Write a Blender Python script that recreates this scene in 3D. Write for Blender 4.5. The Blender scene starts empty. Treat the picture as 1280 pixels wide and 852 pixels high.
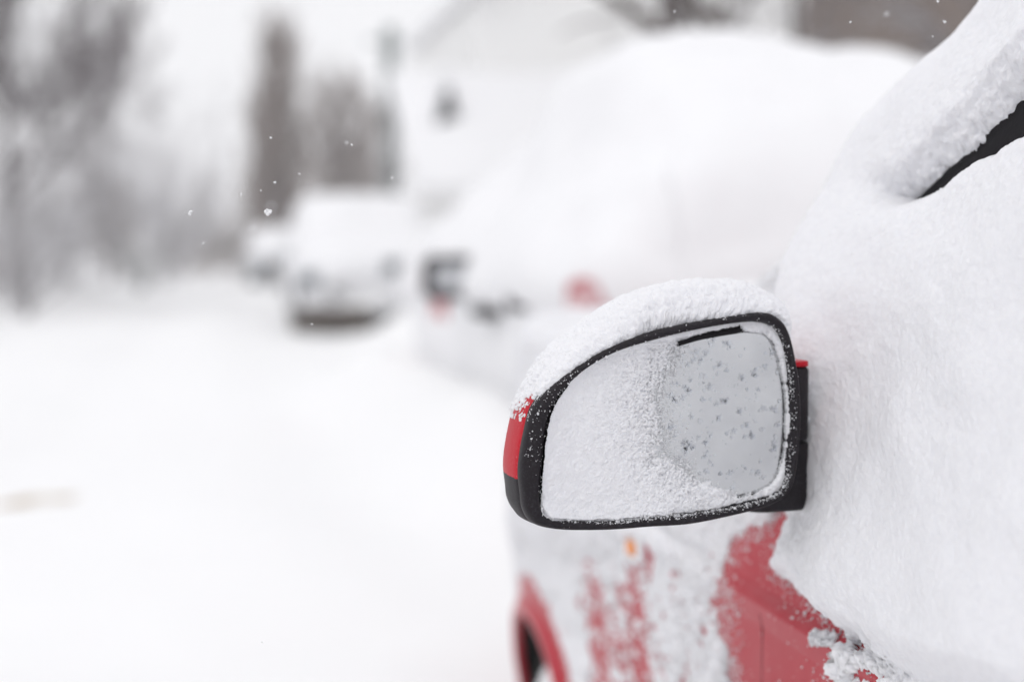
import bpy, math, random
import numpy as np
from mathutils import Vector

sc = bpy.context.scene
COL = sc.collection
# ------------------------------------------------------------------ camera
YAW, PITCH, CAMZ, F = math.radians(12.4), math.radians(-3.48), 0.95, 1777.8
cam_d = bpy.data.cameras.new('camera'); cam = bpy.data.objects.new('camera', cam_d); COL.objects.link(cam)
sc.camera = cam
cam.location = (0, 0, CAMZ)
cam.rotation_euler = (math.radians(90) + PITCH, 0, -YAW)
cam_d.lens = 50; cam_d.sensor_width = 36; cam_d.clip_start = 0.02; cam_d.clip_end = 3000
cam_d.dof.use_dof = True; cam_d.dof.focus_distance = 1.125; cam_d.dof.aperture_fstop = 2.1
# ------------------------------------------------------------------ world, sun, exposure
SUN_EL, SUN_AZ = math.radians(52), math.radians(-140)      # azimuth from +Y towards +X
w = bpy.data.worlds.new('World'); sc.world = w; w.use_nodes = True
nt = w.node_tree; nt.nodes.clear()
def N(t, **k):
    n = nt.nodes.new(t)
    for a, b in k.items(): setattr(n, a, b)
    return n
out = N('ShaderNodeOutputWorld'); bg = N('ShaderNodeBackground'); bg.inputs[1].default_value = 0.1
sky = N('ShaderNodeTexSky', sky_type='NISHITA', sun_disc=False, sun_elevation=SUN_EL, sun_rotation=SUN_AZ, dust_density=4.0)
hs = N('ShaderNodeHueSaturation'); hs.inputs['Saturation'].default_value = 0.15
tc = N('ShaderNodeTexCoord'); sp = N('ShaderNodeSeparateXYZ')
mx = N('ShaderNodeMath', operation='MAXIMUM'); mx.inputs[1].default_value = 0
ma = N('ShaderNodeMath', operation='MULTIPLY_ADD'); ma.inputs[1].default_value = 1.0; ma.inputs[2].default_value = 8.9
cm = N('ShaderNodeMix', data_type='RGBA', blend_type='MULTIPLY'); cm.inputs[0].default_value = 1
cm.inputs[7].default_value = (0.975, 0.975, 1.0, 1)
ov = N('ShaderNodeMix', data_type='RGBA'); ov.inputs[0].default_value = 0.9
L = nt.links.new
L(sky.outputs[0], hs.inputs['Color']); L(tc.outputs['Generated'], sp.inputs[0]); L(sp.outputs[2], mx.inputs[0])
L(mx.outputs[0], ma.inputs[0]); L(ma.outputs[0], cm.inputs[6]); L(hs.outputs[0], ov.inputs[6]); L(cm.outputs[2], ov.inputs[7])
L(ov.outputs[2], bg.inputs[0]); L(bg.outputs[0], out.inputs[0])
sd = bpy.data.lights.new('sun', 'SUN'); sd.energy = 0.5; sd.angle = math.radians(25); sd.color = (1, 0.985, 0.965)
so = bpy.data.objects.new('sun', sd); COL.objects.link(so)
sdir = Vector((math.sin(SUN_AZ)*math.cos(SUN_EL), math.cos(SUN_AZ)*math.cos(SUN_EL), math.sin(SUN_EL)))
so.rotation_euler = sdir.to_track_quat('Z', 'Y').to_euler()
sc.view_settings.view_transform = 'Standard'; sc.view_settings.look = 'None'
sc.view_settings.exposure = 0.16; sc.view_settings.gamma = 1; sc.view_settings.use_curve_mapping = False
sc.cycles.use_denoising = True
sc.cycles.max_bounces = 8; sc.cycles.diffuse_bounces = 4; sc.cycles.volume_bounces = 3

# ------------------------------------------------------------------ camera maths
cF = np.array([math.sin(YAW)*math.cos(PITCH), math.cos(YAW)*math.cos(PITCH), math.sin(PITCH)])
cR = np.array([math.cos(YAW), -math.sin(YAW), 0.0]); cU = np.cross(cR, cF)
CP = np.array([0, 0, CAMZ])
def ray(u, v):
    u = np.asarray(u, float); v = np.asarray(v, float)
    return cF + cR*((u-640)/F)[..., None] + cU*((426-v)/F)[..., None]
def at(u, v, Y):                       # the world point seen at (u, v) whose y is Y
    d = ray(u, v); return CP + d*(Y/d[..., 1])[..., None]
def atx(u, X):                         # y of the point seen at column u whose x is X (level with the horizon)
    d = ray(u, 318.0); return X/d[0]*d[1]
def proj(p):
    q = p - CP; z = q@cF
    return 640 + F*(q@cR)/z, 426 - F*(q@cU)/z

# ------------------------------------------------------------------ numpy noise
def _h(ix, iy, iz, s):
    h = (ix.astype(np.int64)*374761393 + iy.astype(np.int64)*668265263 + iz.astype(np.int64)*2147483647 + s*974711) & 0xffffffff
    h = ((h ^ (h >> 13))*1274126177) & 0xffffffff
    h = ((h ^ (h >> 16))*2246822519) & 0xffffffff
    return ((h ^ (h >> 15)) & 0xffffff)/float(0xffffff)*2 - 1
def vn(p, s=0):
    i = np.floor(p).astype(np.int64); f = p - i; f = f*f*f*(f*(f*6-15)+10)
    r = 0
    for a in (0, 1):
        for b in (0, 1):
            for c in (0, 1):
                wt = (f[..., 0] if a else 1-f[..., 0])*(f[..., 1] if b else 1-f[..., 1])*(f[..., 2] if c else 1-f[..., 2])
                r = r + wt*_h(i[..., 0]+a, i[..., 1]+b, i[..., 2]+c, s)
    return r
def fbm(p, sc_, o=4, s=0, g=0.5):
    r = 0; a = 1; t = 0
    for k in range(o):
        r = r + a*vn(p*sc_*(2.03**k) + 17.3*k, s+k); t += a; a *= g
    return r/t*1.6
def vdisp(S, sc_, amp, s=0): return np.stack([fbm(S, sc_, 3, s+11*k, .6) for k in range(3)], -1)*amp
def sst(a, b, x):
    t = np.clip((x-a)/(b-a), 0, 1); return t*t*(3-2*t)
def polysd(u, v, poly):                # signed distance, positive outside
    poly = np.asarray(poly, float); d = np.full(u.shape, 1e9); ins = np.zeros(u.shape, bool)
    for k in range(len(poly)):
        ax, ay = poly[k]; bx, by = poly[(k+1) % len(poly)]
        ex, ey = bx-ax, by-ay
        t = np.clip(((u-ax)*ex+(v-ay)*ey)/(ex*ex+ey*ey+1e-12), 0, 1)
        d = np.minimum(d, np.hypot(u-ax-t*ex, v-ay-t*ey))
        c = ((ay > v) != (by > v)) & (u < (bx-ax)*(v-ay)/(by-ay+1e-12)+ax)
        ins ^= c
    return np.where(ins, -d, d)
def cr(pts, n, closed=False):          # Catmull-Rom resample
    P = np.asarray(pts, float); m = len(P); seg = m if closed else m-1
    t = np.linspace(0, seg, n, endpoint=not closed); i = np.minimum(t.astype(int), seg-1); f = (t-i)[:, None]
    g = lambda k: P[k % m] if closed else P[np.clip(k, 0, m-1)]
    a, b, c, d = g(i-1), g(i), g(i+1), g(i+2)
    return 0.5*(2*b+(c-a)*f+(2*a-5*b+4*c-d)*f*f+(3*b-a-3*c+d)*f**3)

# ------------------------------------------------------------------ object helpers
def mesh_obj(name, v, f, mat, parent=None, smooth=True):
    me = bpy.data.meshes.new(name)
    v = np.asarray(v, np.float32)
    if isinstance(f, np.ndarray):
        k = f.shape[1]
        me.vertices.add(len(v)); me.vertices.foreach_set('co', v.ravel())
        me.loops.add(f.size); me.loops.foreach_set('vertex_index', f.astype(np.int32).ravel())
        me.polygons.add(len(f)); me.polygons.foreach_set('loop_start', np.arange(0, f.size, k, dtype=np.int32))
        me.update(calc_edges=True); me.validate()
    else:
        me.from_pydata(v.tolist(), [], f); me.update()
    if smooth: me.polygons.foreach_set('use_smooth', [True]*len(me.polygons))
    if mat is not None: me.materials.append(mat)
    o = bpy.data.objects.new(name, me); COL.objects.link(o)
    if parent is not None: o.parent = parent
    return o
def gridf(n, m, keep=None, closed=False, flip=False):
    i, j = np.meshgrid(np.arange(n-1), np.arange(m if closed else m-1), indexing='ij')
    j2 = (j+1) % m
    f = np.stack([i*m+j, i*m+j2, (i+1)*m+j2, (i+1)*m+j], -1).reshape(-1, 4)
    if keep is not None: f = f[keep.ravel()[f].all(1)]
    return f[:, ::-1] if flip else f
def compact(v, f):
    u, inv = np.unique(f, return_inverse=True); return v[u], inv.reshape(f.shape)
def gnorm(P):                          # normals of a grid (n, m, 3)
    a = np.gradient(P, axis=0); b = np.gradient(P, axis=1); n = np.cross(a, b)
    return n/np.maximum(np.linalg.norm(n, axis=-1, keepdims=True), 1e-9)
def empty(name, loc=(0, 0, 0), rz=0, label=None, cat=None, group=None):
    o = bpy.data.objects.new(name, None); COL.objects.link(o); o.location = loc; o.rotation_euler = (0, 0, rz)
    o.empty_display_size = 0.2
    return tag(o, label, cat, group)
def tag(o, label=None, cat=None, group=None, kind=None):
    if label: o['label'] = label
    if cat: o['category'] = cat
    if group: o['group'] = group
    if kind: o['kind'] = kind
    return o
class MB:
    def __init__(s): s.v = []; s.f = []
    def add(s, v, f):
        n = len(s.v); s.v += [tuple(map(float, p)) for p in v]; s.f += [tuple(int(n+i) for i in q) for q in f]
    def box(s, c, d, b=0.0):
        x, y, z = c; a, e, h = d[0]/2, d[1]/2, d[2]/2
        if b <= 0:
            s.add([(x+i*a, y+j*e, z+k*h) for i in (-1, 1) for j in (-1, 1) for k in (-1, 1)],
                  [(0, 1, 3, 2), (4, 6, 7, 5), (0, 4, 5, 1), (2, 3, 7, 6), (0, 2, 6, 4), (1, 5, 7, 3)])
        else:
            t = np.linspace(0, 2*math.pi, 24, endpoint=False); sq = lambda q: np.sign(q)*np.abs(q)**0.35
            rings = [(0.0, -1), (1-b, -1), (1, -1+b), (1, 1-b), (1-b, 1), (0.0, 1)]
            V = np.array([[(x+a*r*sq(math.cos(q)), y+e*r*sq(math.sin(q)), z+h*k) for q in t] for r, k in rings]).reshape(-1, 3)
            s.add(V, gridf(6, 24, closed=True))
    def tube(s, pts, rad, n=5):
        pts = np.asarray(pts, float); m = len(pts); rad = np.broadcast_to(rad, (m,))
        t = np.gradient(pts, axis=0); t /= np.maximum(np.linalg.norm(t, axis=1, keepdims=True), 1e-9)
        ref = np.array([0.31, 0.93, 0.17]); a = np.cross(t, ref); a /= np.maximum(np.linalg.norm(a, axis=1, keepdims=True), 1e-6); b = np.cross(t, a)
        q = np.arange(n)*2*math.pi/n
        V = pts[:, None] + rad[:, None, None]*(a[:, None]*np.cos(q)[None, :, None] + b[:, None]*np.sin(q)[None, :, None])
        s.add(V.reshape(-1, 3), gridf(m, n, closed=True))
    def lathe(s, prof, c, axis='x', n=40):     # prof: (radius, along)
        q = np.arange(n)*2*math.pi/n; V = []
        for r, h in prof:
            for t in q:
                p = (h, r*math.cos(t), r*math.sin(t)) if axis == 'x' else (r*math.cos(t), r*math.sin(t), h)
                V.append((c[0]+p[0], c[1]+p[1], c[2]+p[2]))
        s.add(V, gridf(len(prof), n, closed=True))
    def build(s, name, mat, parent=None, smooth=True): return mesh_obj(name, s.v, s.f, mat, parent, smooth)
ICO_V = None
def ico():
    t = (1+5**.5)/2
    v = np.array([(-1, t, 0), (1, t, 0), (-1, -t, 0), (1, -t, 0), (0, -1, t), (0, 1, t), (0, -1, -t), (0, 1, -t), (t, 0, -1), (t, 0, 1), (-t, 0, -1), (-t, 0, 1)], float)
    f = np.array([(0, 11, 5), (0, 5, 1), (0, 1, 7), (0, 7, 10), (0, 10, 11), (1, 5, 9), (5, 11, 4), (11, 10, 2), (10, 7, 6), (7, 1, 8), (3, 9, 4), (3, 4, 2), (3, 2, 6), (3, 6, 8), (3, 8, 9), (4, 9, 5), (2, 4, 11), (6, 2, 10), (8, 6, 7), (9, 8, 1)])
    return v/np.linalg.norm(v[0]), f
def crumbs(pos, size, seed=0):
    """irregular little grains at pos (n,3) with radii size (n,)"""
    rs = np.random.RandomState(seed); v, f = ico(); n = len(pos)
    V = v[None]*(1+rs.uniform(-.4, .4, (n, 12, 1))); V = V*rs.uniform(.65, 1.25, (n, 1, 3))
    V = V*np.asarray(size)[:, None, None] + np.asarray(pos)[:, None]
    return V.reshape(-1, 3), (f[None]+12*np.arange(n)[:, None, None]).reshape(-1, 3)
def merge(parts):
    V = []; Fs = []; n = 0
    for v, f in parts:
        f = np.asarray(f)
        if f.shape[1] == 4: f = np.concatenate([f[:, [0, 1, 2]], f[:, [0, 2, 3]]])
        V.append(np.asarray(v).reshape(-1, 3)); Fs.append(f+n); n += len(V[-1])
    return np.concatenate(V), np.concatenate(Fs)

# ------------------------------------------------------------------ materials
def mat(name, col, rough=0.6, metal=0, bump=None, var=None, sss=0, coat=0, trans=0, ior=1.45, spec=0.5, snowtop=None):
    m = bpy.data.materials.new(name); m.use_nodes = True; t = m.node_tree; b = t.nodes['Principled BSDF']
    b.inputs['Base Color'].default_value = (*col, 1); b.inputs['Roughness'].default_value = rough; b.inputs['Metallic'].default_value = metal
    b.inputs['Specular IOR Level'].default_value = spec; b.inputs['IOR'].default_value = ior
    b.inputs['Coat Weight'].default_value = coat; b.inputs['Coat Roughness'].default_value = 0.15; b.inputs['Transmission Weight'].default_value = trans
    if sss:
        b.inputs['Subsurface Weight'].default_value = sss; b.inputs['Subsurface Radius'].default_value = (1, .95, .9); b.inputs['Subsurface Scale'].default_value = 0.006
    tcn = t.nodes.new('ShaderNodeTexCoord')
    def noise(scale, det=4, ro=0.6):
        n = t.nodes.new('ShaderNodeTexNoise'); n.inputs['Scale'].default_value = scale; n.inputs['Detail'].default_value = det; n.inputs['Roughness'].default_value = ro
        t.links.new(tcn.outputs['Object'], n.inputs['Vector']); return n
    colout = None
    if var:                            # (second colour, scale, low, high)
        c2, s_, lo, hi = var; n = noise(s_); r = t.nodes.new('ShaderNodeMapRange'); r.inputs[1].default_value = lo; r.inputs[2].default_value = hi
        t.links.new(n.outputs[0], r.inputs[0]); mxn = t.nodes.new('ShaderNodeMix'); mxn.data_type = 'RGBA'
        mxn.inputs[6].default_value = (*col, 1); mxn.inputs[7].default_value = (*c2, 1); t.links.new(r.outputs[0], mxn.inputs[0])
        colout = mxn.outputs[2]; t.links.new(colout, b.inputs['Base Color'])
    if snowtop is not None:            # snow lying on upward faces
        g = t.nodes.new('ShaderNodeNewGeometry'); s2 = t.nodes.new('ShaderNodeSeparateXYZ'); t.links.new(g.outputs['Normal'], s2.inputs[0])
        r = t.nodes.new('ShaderNodeMapRange'); r.inputs[1].default_value = snowtop; r.inputs[2].default_value = snowtop+.2
        t.links.new(s2.outputs[2], r.inputs[0]); mxn = t.nodes.new('ShaderNodeMix'); mxn.data_type = 'RGBA'
        mxn.inputs[6].default_value = (*col, 1); mxn.inputs[7].default_value = (.85, .86, .9, 1)
        if colout: t.links.new(colout, mxn.inputs[6])
        t.links.new(r.outputs[0], mxn.inputs[0]); t.links.new(mxn.outputs[2], b.inputs['Base Color'])
    if bump:                           # list of (scale, strength, distance)
        prev = None
        for s_, st, di in bump:
            n = noise(s_, 3); bp = t.nodes.new('ShaderNodeBump'); bp.inputs['Strength'].default_value = st; bp.inputs['Distance'].default_value = di
            t.links.new(n.outputs[0], bp.inputs['Height'])
            if prev: t.links.new(prev.outputs[0], bp.inputs['Normal'])
            prev = bp
        t.links.new(prev.outputs[0], b.inputs['Normal'])
    return m
SNOWC = (.82, .82, .845)
M = dict(
    snow_near=mat('snow close', SNOWC, 0.75, bump=[(170, .3, .002), (520, .55, .0012), (1300, .7, .0006)], sss=.5, spec=.3, var=((.77, .77, .80), 160, .35, .75)),
    snow=mat('snow', (.83, .83, .845), 0.9, bump=[(12, .3, .02)], spec=.2),
    ground=mat('snow ground', (.865, .865, .87), 0.95, bump=[(3, .3, .03), (25, .3, .01)], spec=.1),
    dirt=mat('dirty slush', (.45, .36, .26), 0.9, var=((.75, .72, .68), 6, .35, .65), bump=[(30, .5, .02)]),
    red=mat('red paint', (.40, .009, .024), 0.28, coat=.06, spec=.22, var=((.43, .04, .055), 18, .35, .75), bump=[(700, .12, .0004)]),
    red_frost=mat('frosted red paint', (.46, .004, .016), 0.42, coat=.0, spec=.2, var=((.75, .36, .40), 700, .62, .80), bump=[(600, .6, .0006)]),
    plastic=mat('black grained plastic', (.015, .012, .015), 0.5, spec=.2, bump=[(1500, .5, .0003), (380, .2, .0005)], var=((.035, .035, .04), 500, .5, .8)),
    rubber=mat('black rubber', (.010, .009, .011), 0.75, spec=.2, bump=[(300, .4, .001)]),
    dark=mat('dark cavity', (.01, .01, .011), 0.9),
    glassdark=mat('dark window glass', (.02, .022, .025), 0.08, spec=.6),
    mirror=mat('mirror glass', (.66, .67, .675), 0.10, metal=1, var=((.60, .61, .62), 25, .3, .7)),
    drop=mat('melt water drops', (.97, .98, 1), 0.03, trans=1, ior=1.33),
    amber=mat('amber lens', (.75, .24, .03), 0.25, coat=.5),
    clear=mat('clear lens', (.75, .76, .78), 0.15, coat=.6),
    lampred=mat('red lens', (.40, .06, .07), 0.3, coat=.3, var=((.80, .72, .74), 14, .42, .62)),
    chrome=mat('brushed alloy', (.55, .56, .58), 0.3, metal=1),
    white=mat('white paint', (.72, .73, .74), 0.35, coat=.3),
    grey=mat('grey paint', (.45, .46, .48), 0.4, coat=.3),
    silver=mat('silver blue paint', (.40, .43, .46), 0.4, coat=.3),
    plate=mat('number plate', (.8, .8, .8), 0.5),
    grille=mat('brown black grille', (.06, .045, .035), 0.7, bump=[(60, .5, .01)]),
    twig_t=mat('pale brown twigs', (.23, .185, .165), 0.95, snowtop=.5),
    bark=mat('grey bark', (.17, .155, .16), 0.95, snowtop=.55, bump=[(20, .6, .02)]),
    bark_dark=mat('dark bark', (.075, .058, .052), 0.95, bump=[(20, .6, .02)]),
    twig_p=mat('purple grey twigs', (.115, .09, .095), 0.95, snowtop=.55),
    twig_b=mat('brown twigs', (.13, .09, .07), 0.95, snowtop=.6),
    twig_s=mat('snowy twigs', (.24, .22, .22), 0.95, snowtop=.05),
    leaf=mat('dark evergreen needles', (.05, .06, .055), 0.9, snowtop=.45),
    plaster=mat('white plaster', (.88, .88, .875), 0.9, bump=[(40, .2, .004)]),
    trim=mat('pale wooden trim', (.72, .72, .74), 0.7),
    timber=mat('brown weathered boards', (.17, .13, .11), 0.85, bump=[(25, .5, .01)], var=((.22, .18, .16), 8, .35, .65)),
    concrete=mat('grey concrete', (.15, .16, .16), 0.9, bump=[(30, .3, .01)]),
    steel=mat('green grey steel', (.17, .20, .195), 0.6),
)

# ------------------------------------------------------------------ ground
def gz(X, Y):
    p = np.stack([X, Y, X*0], -1)
    z = 0.035*fbm(p, .55, 4, 3) + .012*fbm(p, 3.0, 3, 9)
    for c in (-.9, -2.5): z = z - .035*np.exp(-((X-c-.3*np.sin(Y*.07))/.22)**2)*(.6+.4*vn(p*.8, 5))     # wheel ruts
    z = z + .10*np.exp(-((X-.15)/.45)**2)*(.5+.5*vn(p*.5, 21))*sst(3, 5, Y)                      # windrow along the parked cars
    bank = sst(-1.0, -3.6, X + .035*(Y-30))*sst(24, 34, Y)*(.55+.45*sst(60, 45, Y))
    z = z + bank*(1.15+.35*fbm(p, .25, 3, 31))
    z = z + .5*sst(-7, -12, X)*sst(4, 20, Y)
    z = z + .05*np.exp(-((X-.72)**2/.10+(Y-2.2)**2/.12))
    z = z + .50*np.exp(-((X-2.62)/.60)**2-((Y-15.9)/1.0)**2) + .42*np.exp(-((X-1.10)/.30)**2)*sst(3.9, 5.6, Y)*sst(11.5, 8.5, Y)
    far = sst(30, 300, Y); return z*(1-.3*far)
ys = np.concatenate([np.linspace(-12, .5, 60), np.linspace(.6, 14, 240), np.linspace(14.1, 60, 220), np.geomspace(61, 300, 50)])
xs = np.concatenate([-np.geomspace(200, 12.2, 40), np.linspace(-12, 12, 300), np.geomspace(12.2, 200, 40)])
Yg, Xg = np.meshgrid(ys, xs, indexing='ij'); Zg = gz(Xg, Yg)
tag(mesh_obj('snowy_ground', np.stack([Xg, Yg, Zg], -1).reshape(-1, 3), gridf(len(ys), len(xs), flip=True), M['ground']), 'snow covered street with faint wheel ruts and a snow bank', kind='structure')
def ground_at(x, y): return float(gz(np.array([x]), np.array([y]))[0])
def patch(u, v, rx, ry, label, seed):
    d = ray(u, v); y = CAMZ/(-d[2])*d[1]; x = CAMZ/(-d[2])*d[0]
    a = np.linspace(0, 1, 14); t = np.linspace(0, 2*math.pi, 40, endpoint=False); A, T = np.meshgrid(a, t, indexing='ij')
    X = x+rx*A*np.cos(T)*(1+.25*np.sin(3*T+seed)); Y = y+ry*A*np.sin(T)*(1+.2*np.cos(2*T))
    Z = gz(X, Y)+.012*(1-A**2)+.012*fbm(np.stack([X, Y, X*0], -1), 8, 3, seed)*(1-A)-.004*(A > .97)
    return tag(mesh_obj('dirt_patch', np.stack([X, Y, Z], -1).reshape(-1, 3), gridf(14, 40, closed=True), M['dirt']), label, 'dirt patch')
patch(-8, 378, .55, .9, 'brown patch of dirt showing through the far snow by the left edge', 2)
patch(52, 628, .17, .10, 'faint tan smudge of slush in the nearer snow', 5)

# ------------------------------------------------------------------ trees
def tree(name, base, h, seed, style, label, cat='tree', wide=1.0, tm='bark', cmat='twig_p', group=None, rad=None, lean=(0, 0)):
    rnd = random.Random(seed); root = empty(name, base, 0, label, cat, group); tr, crn = MB(), MB()
    def unit(v): return v/np.linalg.norm(v)
    def seg(p, d, ln, r, lv, up, wob, bb):
        n = 5 if lv < 2 else 4; pts = [p]
        for k in range(n-1):
            d = unit(d + np.array([rnd.gauss(0, wob), rnd.gauss(0, wob), rnd.gauss(0, wob)+up])); pts.append(pts[-1]+d*ln/(n-1))
        bb.tube(pts, np.linspace(r, r*.45, n), 6 if lv < 1 else (4 if lv < 2 else 3)); return pts, d
    S = dict(
        bare=dict(n=(17, 9, 8, 5), ang=(.95, .8, .8, .8), ln=(.50, .48, .5, .5), up=.05, wob=.14, start=.16),
        sparse=dict(n=(9, 5, 5, 3), ang=(.85, .7, .7, .7), ln=(.45, .5, .5, .5), up=.05, wob=.14, start=.30),
        poplar=dict(n=(54, 7, 5), ang=(.62, .45, .45), ln=(.30, .50, .45), up=.20, wob=.07, start=.04),
        bushy=dict(n=(34, 8, 5), ang=(.95, .7, .7), ln=(.38, .5, .5), up=.08, wob=.15, start=.06),
        shrub=dict(n=(26, 6, 5), ang=(1.0, .6, .7), ln=(.75, .5, .5), up=.06, wob=.12, start=.0),
    )[style]
    r0 = rad or h*.016
    pts, _ = seg(np.zeros(3), unit(np.array([lean[0], lean[1], 1.0])), h*(.35 if style == 'shrub' else .93), r0, 0, .05, .04, tr)
    pts = np.array(pts)
    def kids(pts, ln, r, lv):
        if lv >= len(S['n']): return
        for k in range(S['n'][lv]):
            f = rnd.uniform(S['start'] if lv == 0 else .15, 1.0)
            if lv == 0: f = S['start']+(1-S['start'])*((k+rnd.random())/S['n'][0])
            q = f*(len(pts)-1); i = min(int(q), len(pts)-2); p = pts[i]+(pts[i+1]-pts[i])*(q-i); t = unit(pts[i+1]-pts[i])
            a = rnd.uniform(0, 2*math.pi); side = unit(np.cross(t, np.array([math.cos(a), math.sin(a), .01]))); an = S['ang'][lv]*rnd.uniform(.7, 1.25)
            d = t*math.cos(an)+side*math.sin(an)
            l2 = ln*S['ln'][lv]*rnd.uniform(.65, 1.15)
            if lv == 0: l2 *= wide
            if lv == 0: l2 *= 1 if style == 'shrub' else ((1.0-.45*f) if style == 'poplar' else (1.15-.75*f))
            r2 = max(r*(.5 if lv == 0 else .5)*(1.1-.5*f), h*.0011)
            pp, _ = seg(p, d, l2, r2, lv+1, S['up'], S['wob'], crn); kids(np.array(pp), l2, r2, lv+1)
    kids(pts, h, r0, 0)
    tr.build('trunk', M[tm], root); crn.build('crown', M[cmat], root)
    return root
def copy_tree(o, loc, rz, s, label, group=None):
    c = o.copy(); COL.objects.link(c); c.location = loc; c.rotation_euler = (0, 0, rz); c.scale = (s[0], s[0], s[1])
    c['label'] = label
    for ch in list(o.children):
        k = ch.copy(); COL.objects.link(k); k.parent = c
    return c
def gp(u, Y):
    d = ray(u, 318.0); x = d[0]/d[1]*Y; return (x, Y, ground_at(x, Y)-.05)
def ztop(u, v, Y): return float(at(np.array(u), np.array(v), Y)[2])
# big bare trees on the left
T1 = tree('bare_tree', gp(18, 26), 9.4, 11, 'bare', 'tall bare tree with a dense dusky crown at the left edge', rad=.12, lean=(.03, 0), wide=.55, group='bare trees on the left')
copy_tree(T1, gp(-95, 27), 2.1, (1.15, 1.2), 'bare tree further left whose crown joins the dusky one', 'bare trees on the left')
copy_tree(T1, gp(136, 33), 4.0, (.42, 1.35), 'slim tall bare tree rising behind the brown bushy tree', 'bare trees on the left')
B1 = tree('bushy_tree', gp(140, 38), 2.9, 5, 'bushy', 'round brown bushy tree above the snow bank', cmat='twig_b', group='bushy trees by the bank')
copy_tree(B1, gp(112, 40), 1.9, (1.1, .85), 'lower brown bushy tree left of the round one by the bank', 'bushy trees by the bank')
copy_tree(B1, gp(157, 41), 4.4, (.9, 1.0), 'brown bushy tree hidden half behind the round one', 'bushy trees by the bank')
E1 = tree('evergreen_shrub', gp(176, 37), 1.6, 15, 'shrub', 'dark green shrub low on the slope of the snow bank', 'shrub', cmat='leaf', tm='bark_dark')
S1 = tree('snowy_shrub', gp(34, 23), 2.9, 7, 'shrub', 'snow dusted shrub under the tall bare tree on the left', 'shrub', cmat='twig_s', group='snowy shrubs along the street')
k = 0
for u, Y, s, lab in ((-10, 27, (1.1, 1.2), 'snow dusted shrub cut by the left edge'), (82, 29, (1.0, 1.1), 'snow dusted shrub right under the slim bare tree'),
                  (205, 45, (1.35, 1.9), 'pale snowy shrub right of the brown bushy tree'), (228, 52, (1.1, 2.2), 'thin pale snowy shrub beyond the snow bank')):
    k += 1; copy_tree(S1, gp(u, Y), k*1.3, s, lab, 'snowy shrubs along the street')
D1 = tree('brown_shrub', gp(262, 60), 3.0, 9, 'shrub', 'low brown shrub at the far end of the street', 'shrub', cmat='twig_b', group='brown shrubs at the street end')
for u, Y, s, lab in ((296, 58, (1.0, 1.25), 'taller brown shrub just left of the tall poplar'), (240, 66, (1.3, .8), 'lowest brown shrub at the end of the street'),
                  (345, 57, (1.1, 1.5), 'brown shrub at the foot of the tall poplar'), (392, 58, (1.2, 1.2), 'brown shrub between the two poplars'),
                  (445, 58, (1.2, 1.1), 'brown shrub behind the white parked car')):
    k += 1; copy_tree(D1, gp(u, Y), k*1.7, s, lab, 'brown shrubs at the street end')
PX = tree('poplar_tree', gp(345, 50), 8.9, 21, 'poplar', 'tallest dark poplar standing by the street end', cmat='twig_t', rad=.12, group='poplars beyond the street')
for u, Y, s, lab in ((368, 51, (1.1, .97), 'dark poplar pressed against the tallest one'), (406, 56, (1.5, .88), 'shorter pale poplar in the middle of the row'),
                  (456, 60, (1.7, .84), 'thin pale poplar next to the concrete pole'), (334, 56, (.7, .80), 'slim poplar behind the left side of the tallest one')):
    k += 1; copy_tree(PX, gp(u, Y), k*2.1, s, lab, 'poplars beyond the street')
# trees behind the snowed in car, right
C1 = tree('dark_tree', gp(958, 16), 6.5, 31, 'sparse', 'dark bare tree spreading limbs left above the snowed in car', tm='bark_dark', cmat='bark', rad=.13, lean=(-.35, 0), group='dark trees behind the cars')
for u, Y, s, rz, lab in ((1005, 17, (.6, 1.1), 1.0, 'dark bare tree just behind the highest point of the snowed in car'), (1165, 15, (.8, 1.2), 3.4, 'thick dark tree trunk beside the snowy windscreen edge'),
                  (905, 21, (.7, 1.0), 5.0, 'dark trunk seen left of the weathered shed')):
    copy_tree(C1, gp(u, Y), rz, s, lab, 'dark trees behind the cars')
lm = MB()
for (pts, r) in (([(860, 75), (825, 40), (790, 14), (735, -20), (660, -50)], .085), ([(945, 90), (915, 45), (885, 18), (862, -8), (835, -60)], .10),
                 ([(825, 40), (830, 10), (838, -30), (842, -80)], .05), ([(790, 14), (760, 22), (725, 30), (700, 42)], .02), ([(900, 30), (905, 0), (905, -40)], .05)):
    P = cr([at(np.array(a), np.array(b), 14.0) for a, b in pts], 14); lm.tube(P, np.linspace(r, r*.55, 14), 7)
root = empty('leaning_tree', (0, 0, 0), 0, 'leaning bare tree whose thick limbs cross the sky over the snowy roof', 'tree')
lm.build('limb', M['bark_dark'], root)
tt = MB(); tt.tube(cr([(3.9+k*.0, 14, -.1) if k == 0 else at(np.array(u), np.array(v), 14.0) for k, (u, v) in enumerate([(0, 0), (1000, 230), (975, 150), (945, 90)])], 16), np.linspace(.22, .11, 16), 9); tt.build('trunk', M['bark_dark'], root)

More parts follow.
